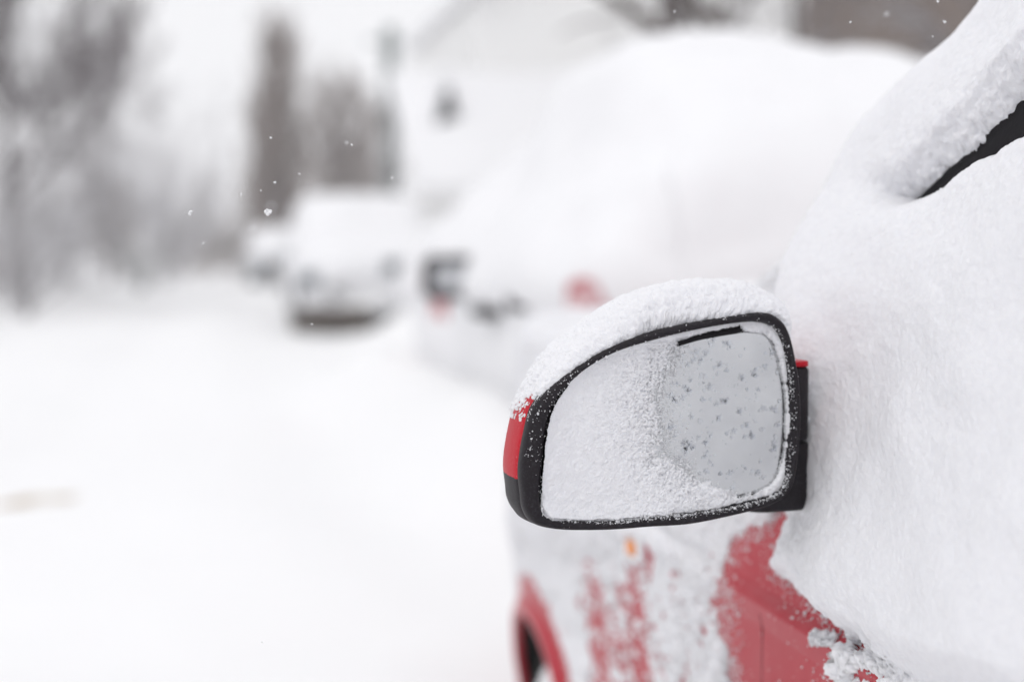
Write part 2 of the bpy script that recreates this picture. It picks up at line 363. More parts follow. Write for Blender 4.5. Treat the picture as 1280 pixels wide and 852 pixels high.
# shed behind, brown boards
def shed():
    a = at(np.array(1110), np.array(40), 19.0); b = at(np.array(1330), np.array(40), 19.0)
    r = empty('weathered_shed', ((a[0]+b[0])/2, 19.0, 0), 0, 'brown weathered shed partly hidden behind the snowed in car', 'shed')
    w_ = b[0]-a[0]; mb = MB(); mb.box((0, 1.5, 3.2), (w_, 3.0, 6.4)); 
    for i in range(int(w_/.22)): mb.box((-w_/2+.11+i*.22, -.012, 3.2), (.20, .024, 6.38))
    mb.build('wall', M['timber'], r, False)
    rm = MB(); rm.add([(-w_/2-.3, -.3, 6.3), (w_/2+.3, -.3, 6.3), (w_/2+.3, 1.5, 7.6), (-w_/2-.3, 1.5, 7.6), (w_/2+.3, 3.3, 6.3), (-w_/2-.3, 3.3, 6.3), (-w_/2-.3, -.3, 6.15), (w_/2+.3, -.3, 6.15)],
                      [(0, 1, 2, 3), (3, 2, 4, 5), (6, 7, 1, 0)]); rm.build('roof', M['snow'], r, False)
    wm = MB(); wm.box((-.4, -.04, 2.4), (.9, .05, .9)); wm.build('window', M['glassdark'], r, False)
shed()

# ------------------------------------------------------------------ house
def house():
    r = empty('white_house', (0, 0, 0), 0, 'white plastered house with a steep snow laden roof behind the cars', 'house')
    XL, YH = 5.05, 26.0
    zl = ztop(519, 62, 34.); XR = XL+9.0; xm = (XL+XR)/2; zr = zl+(xm-XL)*.93
    mb = MB(); V = [(XL, YH, -.2), (XR, YH, -.2), (XR, YH, zl), (xm, YH, zr), (XL, YH, zl)]; V += [(x, y+8, z) for x, y, z in V]
    mb.add(V, [(0, 1, 2, 3, 4), (5, 9, 8, 7, 6), (0, 4, 9, 5), (1, 6, 7, 2), (4, 3, 8, 9), (2, 7, 8, 3)]); mb.build('wall', M['plaster'], r, False)
    sn = MB()
    for sgn in (-1, 1):                 # snow laden roof slabs
        x0 = XL-.12 if sgn < 0 else XR+.12; z0 = zl-.11
        V = []
        for y in (YH-.3, YH+8.2):
            V += [(x0, y, z0), (xm, y, zr+.05), (xm, y, zr+.42), (x0+.03*sgn*-1, y, z0+.34)]
        sn.add(V, [(0, 1, 2, 3), (4, 7, 6, 5), (3, 2, 6, 7), (0, 4, 5, 1), (0, 3, 7, 4)])
    rf = sn.build('roof', M['snow'], r, False)
    tr = MB()
    for sgn in (-1, 1):
        x0 = XL-.12 if sgn < 0 else XR+.12; z0 = zl-.21
        V = [(x0, YH-.47, z0), (xm, YH-.47, zr-.06), (xm, YH-.47, zr+.05), (x0, YH-.47, z0+.12)]; V += [(a, b+.06, c) for a, b, c in V]
        tr.add(V, [(0, 1, 2, 3), (4, 7, 6, 5), (0, 4, 5, 1), (3, 2, 6, 7)])
    tr.build('bargeboard', M['trim'], r, False)
    # lower wing with its own snow roof
    x0, x1 = float(at(np.array(519), np.array(200), 22.5)[0]), XR-.3; za = ztop(600, 92, 26.); zb = ztop(600, 232, 22.5)
    wl = MB(); wl.box(((x0+x1)/2, 24.35, zb/2-.2), (x1-x0-.4, 3.2, zb)); wl.build('wing_wall', M['plaster'], r, False)
    nx, ny = 60, 26; X, T = np.meshgrid(np.linspace(x0, x1, nx), np.linspace(0, 1, ny), indexing='ij')
    Y = 26.0-3.5*T; Z = za+(zb-za)*T + .25*np.sqrt(np.clip(1-(2*T-1)**6, 0, 1))*sst(0, .12, (X-x0)/(x1-x0))*sst(1, .88, (X-x0)/(x1-x0))
    Z = Z+.05*fbm(np.stack([X, Y, X*0], -1), .7, 3, 8)
    P = np.stack([X, Y, Z], -1); Pb = np.stack([X, Y, za+(zb-za)*T-.12], -1)
    v, f = merge([(P, gridf(nx, ny, flip=True)), (Pb, gridf(nx, ny)), (np.stack([P[:, -1], Pb[:, -1]], 0), gridf(2, nx)), (np.stack([P[0], Pb[0]], 0), gridf(2, ny)), (np.stack([P[-1], Pb[-1]], 0), gridf(2, ny))])
    mesh_obj('wing_roof', v, f, M['snow'], r)
    # dormer window, dark, with snow heaped on both sides of its peak
    c = at(np.array(561), np.array(168), 24.0); t = at(np.array(557), np.array(100), 24.0); hw = .34; hh = float(t[2]-c[2])
    dm = MB(); V = [(c[0]-hw-.12, 24.05, c[2]-.1), (c[0]+hw+.12, 24.05, c[2]-.1), (c[0], 24.05, c[2]+hh+.2)]; V += [(a, 26.1, z) for a, b, z in V]
    dm.add(V, [(0, 1, 2), (3, 5, 4), (0, 2, 5, 3), (1, 4, 5, 2), (0, 3, 4, 1)]); dm.build('dormer', M['snow'], r, False)
    pn = MB(); pn.add([(c[0]-.26, 24.03, c[2]), (c[0]+.26, 24.03, c[2]), (c[0]+.03, 24.03, c[2]+hh*.86), (c[0]-.05, 24.03, c[2]+hh*.86)], [(0, 1, 2, 3)])
    pn.build('window', M['glassdark'], r, False)
house()
# utility pole
b = gp(489, 40); r = empty('utility_pole', b, 0, 'grey concrete utility pole right of the poplars', 'pole')
zt = ztop(489, 38, 40.); m = MB(); m.lathe([(.0, 0), (.24, 0), (.19, zt), (.0, zt+.02)], (0, 0, 0), 'z', 16); m.build('pole', M['concrete'], r)
m = MB(); z0 = ztop(489, 128, 40.)
m.box((-.02, -.24, (z0+zt)/2+.2), (.34, .2, (zt-z0)*.92), .1); m.build('cable_duct', M['steel'], r)
m = MB(); m.tube([(-.7, 0, zt-.25), (.7, 0, zt-.25)], .04, 8); m.build('crossarm', M['steel'], r)

# ------------------------------------------------------------------ generic snowed-in car
def wheel(parent, c, R, W, matr='chrome'):
    m = MB(); m.lathe([(R*.58, -W/2), (R*.9, -W/2), (R*.985, -W/2+.02), (R, -W/2+.05), (R, W/2-.05), (R*.985, W/2-.02), (R*.9, W/2), (R*.58, W/2)], c); t = None
    w_ = MB(); w_.lathe([(0, -W/2+.02), (R*.2, -W/2+.01), (R*.52, -W/2+.045), (R*.6, -W/2+.01), (R*.6, W/2), (0, W/2)], c)
    q = MB()
    for k in range(5):
        a = k*2*math.pi/5; q.add([(c[0]-W/2+.005, c[1]+math.cos(a+s)*rr, c[2]+math.sin(a+s)*rr) for rr, s in ((R*.15, -.35), (R*.57, -.14), (R*.57, .14), (R*.15, .35))], [(0, 1, 2, 3)])
    w_.add(q.v, q.f)
    ty = m.build('wheel', M['rubber'], parent); w_.build('rim', M[matr], ty); return ty
def car(name, loc, rz, label, W, st, paint, snowt, wh, extra, group, snowlabel):
    """st: stations (y, halfwidth, z bottom, z belt, z top, half width at top)."""
    root = empty(name, loc, rz, label, 'car', group)
    rows = []
    for (y, hw, zb, zl, zt_, wt) in st:
        half = [(0, zb), (hw*.7, zb), (hw*.95, zb+.06), (hw, zb+.25), (hw*1.005, zl-.12), (hw*.985, zl), ((hw*.97+wt)/2, (zl*.55+zt_*.45)), (wt+.03, zt_-.09), (wt-.06, zt_-.015), (wt*.5, zt_+.01), (0, zt_+.015)]
        rows.append([(-x, y, z) for x, z in half])
    A = np.array(rows); n = 150; A = cr(A.reshape(len(st), -1), n).reshape(n, 11, 3)
    B = cr(A.transpose(1, 0, 2).reshape(11, -1), 61).reshape(61, n, 3).transpose(1, 0, 2)    # n x 61, left half
    Full = np.concatenate([B, (B*np.array([-1, 1, 1]))[:, ::-1][:, 1:]], 1); m_ = Full.shape[1]
    keep = np.ones((n, m_), bool)
    for yw, zw in wh['c']: keep &= ~((np.hypot(Full[..., 1]-yw, Full[..., 2]-zw) < wh['R']*1.13) & (np.abs(Full[..., 0]) > W*.72) & (Full[..., 2] < zw+wh['R']*1.2))
    fb = gridf(n, m_, keep); caps = []
    v = Full.reshape(-1, 3)
    body = mesh_obj('body', v, [tuple(map(int, q)) for q in fb]+[tuple(range(m_)), tuple((n-1)*m_+j for j in range(m_))][::1], M[paint], root)
    nr = gnorm(B)
    def patchm(nm, i0, i1, j0, j1, mt, off=.004, mirror=False):
        P = B[i0:i1, j0:j1] - nr[i0:i1, j0:j1]*off*sg
        if mirror: P = P*np.array([-1, 1, 1])
        return mesh_obj(nm, P.reshape(-1, 3), gridf(P.shape[0], P.shape[1]), M[mt], root)
    sg = 1 if (nr[n//2, 24, 0] > 0) else -1
    yv = B[:, 30, 1]; idx = lambda y: int(np.argmin(np.abs(yv-y)))
    for (y0, y1) in extra['sidewin']:
        for mir in (False, True): patchm('side_window', min(idx(y0), idx(y1)), max(idx(y0), idx(y1)), 32, 41, 'glassdark', mirror=mir)
    for nm, (y0, y1) in (('windscreen', extra['ws']), ('rear_window', extra['rw'])):
        a, b_ = sorted((idx(y0), idx(y1))); P = Full[a:b_, 44:m_-44]+np.array([0, 0, .004]); mesh_obj(nm, P.reshape(-1, 3), gridf(P.shape[0], P.shape[1]), M['glassdark'], root)
    for yw, zw in wh['c']:
        for sx in (-1, 1):
            wheel(root, (sx*(W-.14), yw, zw), wh['R'], .2 if sx < 0 else -.2)
    ln = MB(); ln.box((0, 0, .38), (W*1.6, abs(st[-1][0]-st[0][0])*.72, .32)); ln.build('underbody', M['dark'], root, False)
    # snow blanket
    P = Full; nn = gnorm(P)
    if nn[n//2, 60, 2] < 0: nn = -nn
    up = np.clip(nn[..., 2], 0, 1); nz = fbm(P+np.array(loc), 2.2, 4, 77)
    th = (snowt[0]*(1-up)+snowt[1]*up**.8)*(1+.35*nz)
    lo = st[0][2]+.0; zz = P[..., 2]
    hide = np.zeros(P.shape[:2])
    for (ya, yb, za_, zb_, sx) in extra['bare']:
        hide = np.maximum(hide, sst(.06, -.04, np.maximum(np.abs(P[..., 1]-(ya+yb)/2)-abs(yb-ya)/2, np.abs(zz-(za_+zb_)/2)-abs(zb_-za_)/2)+.04*nz)*(P[..., 0]*sx > 0))
    hide = np.maximum(hide, sst(snowt[2]+.12, snowt[2]-.06, zz+.10*nz))
    th = th*(1-hide) - .012*hide
    S = P+nn*th[..., None]; S[..., 2] += up*.01
    ends = []
    so_ = mesh_obj('snow_cover', S.reshape(-1, 3), [tuple(map(int, q)) for q in gridf(n, m_, None if wh.get('nocut') else keep)]+[tuple(range(m_)), tuple((n-1)*m_+j for j in range(m_))], M['snow'])
    so_.location = loc; so_.rotation_euler = (0, 0, rz); tag(so_, snowlabel, 'snow', kind='stuff')
    return root
def car_mirror(root, x, y, z, s, shell, face):
    m = MB(); m.box((x, y, z), (.25, .11, .20), .3); o = m.build('wing_mirror', M[shell], root)
    g = MB(); g.box((x, y+s*.062, z), (.17, .015, .12), .3); g.build('mirror_glass', M[face], o)
    a = MB(); a.box((x-.16*np.sign(x), y+.01*s, z-.04), (.12, .05, .05), .2); a.build('bracket', M['plastic'], o)
# the big one right ahead: snowed in hatchback, same heading
X0, YH0 = 2.14, 6.60
st = [(-2.32, .62, .32, .60, .66, .50), (-2.28, .80, .26, .86, .98, .62), (-2.1, .87, .20, .90, 1.32, .52), (-1.6, .90, .18, .90, 1.55, .50), (-.9, .90, .18, .88, 1.60, .48), (-.3, .90, .18, .88, 1.52, .48), (.2, .90, .18, .87, 1.38, .50),
      (.75, .89, .18, .87, 1.20, .60), (1.25, .88, .18, .85, 1.04, .66), (1.7, .87, .18, .80, .92, .66), (2.15, .78, .20, .70, .78, .60), (2.32, .60, .28, .55, .60, .5)]
hatch = car('snowed_in_car', (X0, YH0, -.10), 0, 'red hatchback buried under a huge dome of snow right ahead of the mirror', .90, st, 'red', (.022, .25, -.3),
    dict(c=[(-1.45, .30), (1.35, .30)], R=.31, nocut=True), dict(sidewin=[(-1.3, -.4), (-.3, .2)], ws=(-.1, .8), rw=(-2.12, -1.9), bare=[(.50, 1.15, .72, .92, -1)]), None,
    'domed snow blanket burying the whole car ahead of the red one')
def L2(p, o): return tuple(np.array(p)-np.array(o.location))
def onx(u, v, X): return at(np.array(float(u)), np.array(float(v)), atx(float(u), X))
q = L2(onx(563, 347, 1.10), hatch); car_mirror(hatch, q[0], q[1], q[2], -1, 'plastic', 'grey')
for nm, (u, v), X, d, mt in (('door_handle', (606, 390), 1.165, (.08, .30, .045), 'plastic'), ('door_handle', (647, 377), 1.15, (.08, .07, .07), 'plastic'), ('tail_lamp', (752, 380), 1.25, (.22, .16, .17), 'lampred'),):
    q = L2(onx(u, v, X), hatch); m = MB(); m.box(q, d, .25); m.build(nm, M[mt], hatch)
# white SUV facing us
st2 = [(-2.25, .62, .40, .66, .74, .58), (-2.2, .80, .34, .84, .90, .74), (-1.9, .86, .26, .94, 1.02, .76), (-1.2, .88, .24, .98, 1.10, .74), (-.95, .89, .24, .98, 1.20, .72), (-.35, .89, .24, .98, 1.62, .68), (.3, .89, .24, .98, 1.68, .68),
       (1.6, .88, .24, .98, 1.64, .67), (2.0, .87, .26, .98, 1.45, .68), (2.2, .82, .30, .94, 1.05, .72), (2.26, .62, .38, .62, .70, .58)]
YS = 17.2
suv = car('parked_car', (2.12, YS+2.2, -.08), 0, 'white parked car facing the camera, snow over its windscreen and dark lower grille', .88, st2, 'white', (.05, .14, .34),
    dict(c=[(-1.45, .34), (1.4, .34)], R=.34), dict(sidewin=[(-.2, .7), (.8, 1.5)], ws=(-1.0, -.4), rw=(1.9, 2.1), bare=[]), 'cars parked along the street',
    'soft snow layer on the white car facing the camera')
for nm, (u, v), d, mt in (('lower_grille', (414, 400), (.96, .12, .26), 'grille'), ('headlight', (386, 350), (.24, .16, .20), 'silver'), ('headlight', (490, 334), (.24, .16, .20), 'silver'), ('number_plate', (455, 378), (.5, .03, .11), 'plate')):
    q = L2(at(np.array(float(u)), np.array(float(v)), YS-.10), suv); m = MB(); m.box(q, d, .12); o = m.build(nm, M[mt], suv)
    if nm == 'headlight': i = MB(); i.box((q[0], q[1]-.085, q[2]), (.14, .02, .13), .2); i.build('bulb_cover', M['dark'], o)
car_mirror(suv, 1.0, -.95, 1.03, -1, 'white', 'grey')
car_mirror(suv, -1.0, -.95, 1.03, -1, 'white', 'grey')
# far grey car
far = car('parked_car.001', (2.35, 45, -.05), 0, 'small grey car parked far down the street under the poplars', .85, [(a, b*.96, c, d, e, f) for a, b, c, d, e, f in st2], 'silver', (.02, .16, .85),
    dict(c=[(-1.45, .34), (1.4, .34)], R=.33), dict(sidewin=[(-.2, .7)], ws=(-1.0, -.4), rw=(1.9, 2.1), bare=[]), 'cars parked along the street', 'snow lying on the roof and hood of the far grey car')
m = MB(); m.box((0, -2.3, .50), (1.1, .1, .2), .1); m.build('lower_grille', M['grille'], far)
for s in (-1, 1): m = MB(); m.box((s*.62, -2.25, .76), (.24, .1, .14), .1); m.build('headlight', M['clear'], far)

# ================================================================== the red car with the mirror
XC = 1.43
red = empty('red_car', (0, 0, 0), 0, 'red car cut by the right edge, plastered with snow, its wing mirror in focus', 'car')
ins_z = np.array([-.1, .02, .10, .20, .40, .585, .608, .6135, .620, .640, .70, .76, .80, .84, 1.28, 1.40])
ins_x = np.array([.10, .05, .02, .008, .002, .005, .0003, .0045, .0125, .0175, .027, .038, .048, .060, .20, .26])
def inset(z): return np.interp(z, ins_z, ins_x)
def halfw(Y): return .90 - .55*np.clip(Y-2.27, 0, 1)**2 - .9*np.clip(Y-2.62, 0, 1)**1.5 - .35*np.clip(-1.0-Y, 0, 1)**2
def side_x(Y, z): return XC - halfw(Y) + inset(z)
AY, AZ, AR = 2.27, .05, .298        # front wheel arch
def ztopb(Y): return np.interp(Y, [-1.6, -1.45, -1.2, 1.5, 1.7, 2.3, 2.6, 2.86, 2.9], [.55, .72, .80, .80, .80, .755, .70, .58, .50])
def body():
    Ys = np.concatenate([np.linspace(-1.6, .8, 60), np.linspace(.82, 1.7, 120), np.linspace(1.71, 2.9, 120)])
    zz = np.unique(np.concatenate([np.linspace(.02, .58, 56), np.linspace(.581, .66, 60), np.linspace(.662, .80, 30)]))
    rows = []
    for Y in Ys:
        zt_ = ztopb(Y); s = np.minimum(zz, zt_-.05*(1-np.clip((zz-.02)/.78, 0, 1)))
        s = np.minimum(zz, zt_-.03+.03*np.clip((zz-.6)/.2, 0, 1))
        x = side_x(Y, s); rr = sst(zt_-.07, zt_, s); x = x+.05*rr**2*(1 if Y > 1.5 else 0)
        L_ = [(a, Y, b_) for a, b_ in zip(x, s)]
        for t in np.linspace(.08, 1, 14): L_.append((x[-1]+(XC-x[-1])*t, Y, s[-1]+.035*math.sin(min(t, 1)*math.pi/2)))
        rows.append(L_)
    G = np.array(rows); mir = G*np.array([-1, 1, 1])+np.array([2*XC, 0, 0]); Fu = np.concatenate([G, mir[:, ::-1][:, 1:]], 1); n, m_ = Fu.shape[:2]
    d1 = np.hypot(Fu[..., 1]-AY, Fu[..., 2]-AZ); d2 = np.hypot(Fu[..., 1]+.35+0*AY, Fu[..., 2]-AZ)*10
    side = (Fu[..., 0] < XC-.5) | (Fu[..., 0] > XC+.5)
    dr = np.hypot(Fu[..., 1]+.62, Fu[..., 2]-AZ)
    keep = ~(((d1 < AR) | (dr < AR)) & side)
    # pull the cut vertices onto a clean circle
    for d, cy in ((d1, AY), (dr, -.62)):
        rim_ = (d >= AR) & (d < AR+.016) & side; k_ = AR/np.maximum(d, 1e-6)
        Fu[..., 1] = np.where(rim_, cy+(Fu[..., 1]-cy)*k_, Fu[..., 1]); Fu[..., 2] = np.where(rim_, AZ+(Fu[..., 2]-AZ)*k_, Fu[..., 2])
    fs = [tuple(map(int, q)) for q in gridf(n, m_, keep)]+[tuple(range(m_)), tuple((n-1)*m_+j for j in range(m_))]
    bo = mesh_obj('body', Fu.reshape(-1, 3), fs, M['red'], red)
    # flared arch lips, liners
    for cy in (AY, -.62):
        for sx in (1, -1):
            t = np.linspace(-.25, math.pi+.25, 60); Y = cy+np.cos(t)*AR; Z = AZ+np.sin(t)*AR; x = side_x(Y, Z)
            prof = [(.0, .045, .008), (.012, .03, -.004), (.0, .012, -.013), (0.0, 0, -.012), (.0, -.004, .0), (0, -.002, .003), (0, .002, .005)]
            P = np.array([[((x_+p[2]) if sx > 0 else 2*XC-(x_+p[2]), cy+math.cos(a)*(AR+p[1]), AZ+math.sin(a)*(AR+p[1])) for p in prof] for a, x_ in zip(t, x)])
            mesh_obj('arch_lip', P.reshape(-1, 3), gridf(60, 7), M['red'], red)
            LP = []
            for a, x_ in zip(t, x):
                LP.append([((x_+.004+dx_) if sx > 0 else 2*XC-(x_+.004+dx_), cy+math.cos(a)*rr_, AZ+math.sin(a)*rr_) for dx_, rr_ in ((0, AR+.001), (.02, AR+.006), (.26, AR+.006), (.27, AR*.5), (.275, .01))])
            mesh_obj('wheel_arch_liner', np.array(LP).reshape(-1, 3), gridf(60, 5), M['dark'], red)
    return bo
body()
for cy in (AY, -.62):
    for sx in (1, -1): wheel(red, ((.53+.155) if sx > 0 else 2*XC-.685, cy, .05), .262, .2 if sx > 0 else -.2)
# door shut lines as thin dark seams, front lamps, plate
zs = np.linspace(.12, .79, 40)
for Yd in (1.24, .20):
    sm = MB(); zs = np.linspace(.12, .60, 40); yy = Yd+.05*np.sin((zs-.1)*3); sm.tube(np.stack([side_x(yy, zs)+.0006, yy, zs], 1), .0010, 6); sm.build('door_seam', M['rubber'], red)
m = MB(); m.box((XC, 2.9, .25), (1.0, .06, .16), .2); m.build('lower_grille', M['grille'], red)
for s in (-1, 1): m = MB(); m.box((XC+s*.52, 2.80, .56), (.24, .16, .13), .2); m.build('headlight', M['clear'], red)
m = MB(); m.box((XC, 2.93, .38), (.5, .03, .11), .1); m.build('number_plate', M['plate'], red)
for s in (-1, 1): m = MB(); m.box((XC+s*.66, -1.56, .62), (.14, .12, .22), .2); m.build('tail_lamp', M['lampred'], red)
# amber side repeater on the wing
yk = 1.70; zk = .585; m = MB(); m.box((side_x(yk, zk)-.002, yk, zk), (.016, .075, .038), .2); o = m.build('side_repeater', M['clear'], red)
m = MB(); m.box((side_x(yk, zk)-.010, yk-.012, zk-.001), (.012, .026, .018), .25); m.build('amber_lens', M['amber'], o)
m = MB(); m.box((side_x(yk, zk)+.0, yk-.002, zk+.020), (.012, .085, .006), .2); m.build('trim_strip', M['plastic'], o)

# greenhouse -----------------------------------------------------------
def Yp(z): return 1.50-1.33*(z-.916)
def green_contour(z, Ys_, r=.075, ncorner=24, nws=40, wsx=None, snow=False):
    """plan contour at height z: along the left side at the given fractions, round the pillar, across the windscreen"""
    yp = Yp(z)+(.055*math.exp(-((z-.89)/.08)**2) if snow else 0); x0 = float(side_x(0, z)); P = [(x0, y) for y in Ys_(yp-r)]
    for t in np.linspace(0, math.pi/2*.92, ncorner)[1:]: P.append((x0+r*(1-math.cos(t)), yp-r+r*math.sin(t)))
    xe, ye = P[-1]; X1 = wsx or XC
    for t in np.linspace(0, 1, nws+1)[1:]: P.append((xe+(X1-xe)*t, ye+.09*math.sin(t*math.pi/2*(X1-xe)/(XC-xe))))
    return P
zs = np.linspace(.79, 1.27, 40); rows = []
for z in zs:
    c = green_contour(z, lambda e: np.linspace(-1.15+.8*(z-.8), e, 30)); rows.append([(x, y, z) for x, y in c])
G = np.array(rows); mir = G*np.array([-1, 1, 1])+np.array([2*XC, 0, 0]); Fu = np.concatenate([G, mir[:, ::-1][:, 1:]], 1); n, m_ = Fu.shape[:2]
# roof dome
rf = [Fu[-1]*1.0]
cx, cy = XC, float(Fu[-1, :, 1].mean())
for s_ in (.9, .75, .5, .25, .02):
    q = Fu[-1]*1.0; q[:, 0] = XC+(q[:, 0]-XC)*s_; q[:, 1] = cy+(q[:, 1]-cy)*s_; q[:, 2] = 1.27+.06*(1-s_**2)**.6; rf.append(q)
Fa = np.concatenate([Fu, np.array(rf[1:])], 0)
mesh_obj('cabin', Fa.reshape(-1, 3), gridf(len(Fa), m_, closed=True), M['red'], red)
nr = gnorm(G); sgn = -1 if nr[20, 10, 0] > 0 else 1
def gpatch(name, i0, i1, j0, j1, off, mt, mirr=False):
    P = G[i0:i1, j0:j1]+nr[i0:i1, j0:j1]*sgn*off
    if mirr: P = P*np.array([-1, 1, 1])+np.array([2*XC, 0, 0])
    mesh_obj(name, P.reshape(-1, 3), gridf(P.shape[0], P.shape[1]), M[mt], red)
for mi in (False, True):
    gpatch('side_window', 3, 34, 17, 29, .004, 'glassdark', mi); gpatch('side_window', 3, 34, 3, 15, .004, 'glassdark', mi)
gw = Fu[3:36, 60:m_-60]+np.array([0, .006, .004]); mesh_obj('windscreen', gw.reshape(-1, 3), gridf(gw.shape[0], gw.shape[1]), M['glassdark'], red)

# the black window seal strip: follows the pillar, exposed between the two snow masses
STRIP = [(1154, 253), (1174, 241), (1200, 221), (1238, 190), (1262, 167), (1300, 130), (1370, 70), (1370, 138), (1300, 176), (1272, 195), (1238, 217), (1205, 241), (1180, 255), (1164, 259)]
# the bare red paint
BARE = [(996, 640), (970, 643), (944, 656), (922, 676), (908, 700), (903, 730), (901, 765), (901, 800), (908, 840), (930, 900), (1110, 930), (1062, 870), (1040, 838), (1052, 814), (1092, 810), (1070, 790), (1044, 770), (1018, 746), (996, 728), (978, 710), (984, 690), (996, 664), (1002, 648)]

def side_cols(e, n=470): return np.linspace(.80, e, n)
def snow_side():
    ZC = .80
    zl = np.linspace(.12, .40, 60)[:-1]; zm = np.linspace(.40, ZC, 260); zh = np.linspace(ZC, 1.30, 330)[1:]
    nC = 470+60+70
    rows = []
    for z in np.concatenate([zl, zm]):
        a = np.concatenate([np.linspace(-1.05, .80, 71)[:-1], np.linspace(.80, 1.55, 470), np.linspace(1.55, 2.80, 181)[1:]])
        rows.append(np.stack([side_x(a, z), a, np.full_like(a, z)], 1))
    low = rows[-1]
    rw = []
    for z in zh:
        c = green_contour(z, lambda e: np.concatenate([np.linspace(-1.05+.8*(z-.8), .80, 71)[:-1], np.linspace(.80, e, 470)]), ncorner=61, nws=120, wsx=2.15, snow=True); c = np.array(c)
        rw.append(np.column_stack([c, np.full(len(c), z)]))
    nb = 26
    for k in range(nb):                  # below the pillar foot the rows pass from the wing onto the windscreen
        t = sst(0, 1, (k+1)/(nb+1)); q_ = low[:, :2]*(1-t)+rw[nb][:, :2]*t; q_[:540, 0] = rw[k][0, 0]; rw[k][:, :2] = q_
    P = np.array(rows+rw)
    nr_ = gnorm(P)
    if nr_[200, 200, 0] > 0: nr_ = -nr_
    # soften normals where surfaces bend
    for _ in range(12):
        nr_[1:-1] = (nr_[:-2]+nr_[1:-1]*2+nr_[2:])/4; nr_[:, 1:-1] = (nr_[:, :-2]+nr_[:, 1:-1]*2+nr_[:, 2:])/4
    nr_ /= np.linalg.norm(nr_, axis=-1, keepdims=True)
    Pc = P.copy(); Pc[..., 1] = np.maximum(Pc[..., 1], .80); u, v = proj(Pc)
    # features are located on the paint; the snow surface stands proud, so look the outline up a little outside the paint
    n1 = fbm(P, 9, 3, 1, .35); n2 = fbm(P, 60, 4, 2, .6); n3 = fbm(P, 260, 3, 3, .7); n4 = fbm(P*np.array([1, .8, 1]), 26, 3, 14)
    sB = polysd(u, v, BARE); sS = polysd(u, v, STRIP)
    Y, Z = P[..., 1], P[..., 2]
    # door / window blanket
    up_edge = sst(0, 60, (v-(270-(u-1156)*.95)))        # below the strip
    dB = sB + 7*n2 + 6*n3 + 5*n4; dS = sS + np.where(v < 250-(u-1156)*.92+4, 5*n2+5*n3, 1.0*n2)*sst(1148, 1175, u)
    T = .046 + .008*n1 + .0012*n4 + .010*fbm(P*np.array([1, 1, 1.4]), 3.6, 2, 91)
    T = T + .072*np.exp(-((Z-.92)/.11)**2)*sst(1.02, 1.52, Y) - .010*sst(1.08, 1.2, Z)
    T = T + .016*sst(1075, 1000, u)*sst(430, 480, v)*sst(680, 600, v) - .046*np.exp(-((u-1034)/17)**2-((v-535)/95)**2) + .020*np.exp(-((u-1082)/34)**2-((v-500)/120)**2)
    T = T + .012*np.exp(-((sS)/30)**2)*sst(250-(u-1156), 240-(u-1156), v)*sst(1140, 1185, u)
    sm_ = np.minimum((sB+6*n2+4*n4)*.85, (sS+3*n2)*1.5); edge = 1-np.exp(-np.clip(sm_, 0, None)/22)
    T = T*(.10+.90*edge)
    # lower right: dusting that breaks up
    e2 = (v-(792+(u-1090)*.30)); thin = sst(-30, 60, e2)*sst(1040, 1075, u)
    T = T*(1-thin)+thin*(.009*(.30+ (u-1075)/260 + (.5*n2+1.0*n3+.7*n4)*(.2+.8*sst(1170, 1070, u))) )
    # wing (ahead of the door): thin dusting
    line = (u-(985-(v-650)*.42)); wing = sst(10, -25, line)*sst(Y*0+1.25, Y*0+1.38, Y)
    col = (.40*np.exp(-((u-800)/13)**2)*sst(694, 712, v)+.28*np.exp(-((u-738-(v-700)*.04)/16)**2)*sst(670, 720, v) + .42*sst(670, 760, v)*np.exp(-((u-770)/55)**2)
           + .32*sst(20, -5, line+45)*sst(-70, -30, line)*sst(700, 760, v))
    arch = np.hypot(Y-AY, Z-AZ)
    lip = sst(AR+.08, AR+.05, arch)
    cov = .74 - col - 1.2*lip + .45*np.exp(-((arch-AR-.15)/.06)**2) + .3*sst(700, 660, v)
    n5 = fbm(P, 45, 4, 55, .65)
    Tw = .0042*np.clip(cov*1.5-.35+.4*n5+1.2*n3+.5*n2, -.6, 3)
    Tw = Tw + .022*sst(.64, .74, Z)*sst(1.62, 1.9, Y) + .012*sst(700, 655, v)*sst(900, 850, u)
    Tw = Tw*sst(6, 22, np.hypot(u-803, (v-690)*.7))
    # next to the paint edge the wing snow ends too
    Tw = Tw*(1-np.exp(-np.clip(sB+5*n2+3*n3, 0, None)/9))
    T = T*(1-wing)+Tw*wing
    # top layer on the cowl / hood
    bare = (dB < 0) | (dS < 0)
    T = np.where(bare, -.004, T)
    T = T + np.where(T > .002, .0004*n3+.0004*n2, 0)
    T = np.where(T < .0006, -.004, T)
    ro = arch < AR+.004
    S = P+nr_*T[..., None]
    S = S+(vdisp(S, 110, .0012, 70)+vdisp(S, 330, .0011, 80))*(.25+.75*np.exp(-np.clip(np.minimum(dB, dS), 0, None)/45))[..., None]*sst(.0, .006, T)[..., None]
    keep = (T > -.001); keep |= False
    kk = keep.copy(); kk[1:] |= keep[:-1]; kk[:-1] |= keep[1:]; kk[:, 1:] |= keep[:, :-1]; kk[:, :-1] |= keep[:, 1:]
    kk &= ~ro
    V, Fc = compact(S.reshape(-1, 3), gridf(S.shape[0], S.shape[1], kk))
    # grains clinging round the ragged edge
    rs = np.random.RandomState(4)
    near = (np.abs(dB) < 34) & (Y < 1.5) & (Y > .85) & (v < 900)
    ii = np.flatnonzero(near.ravel()); pr = np.exp(-np.abs(dB.ravel()[ii]+6)/8); pr /= pr.sum(); sel = rs.choice(ii, 1700, False, pr)
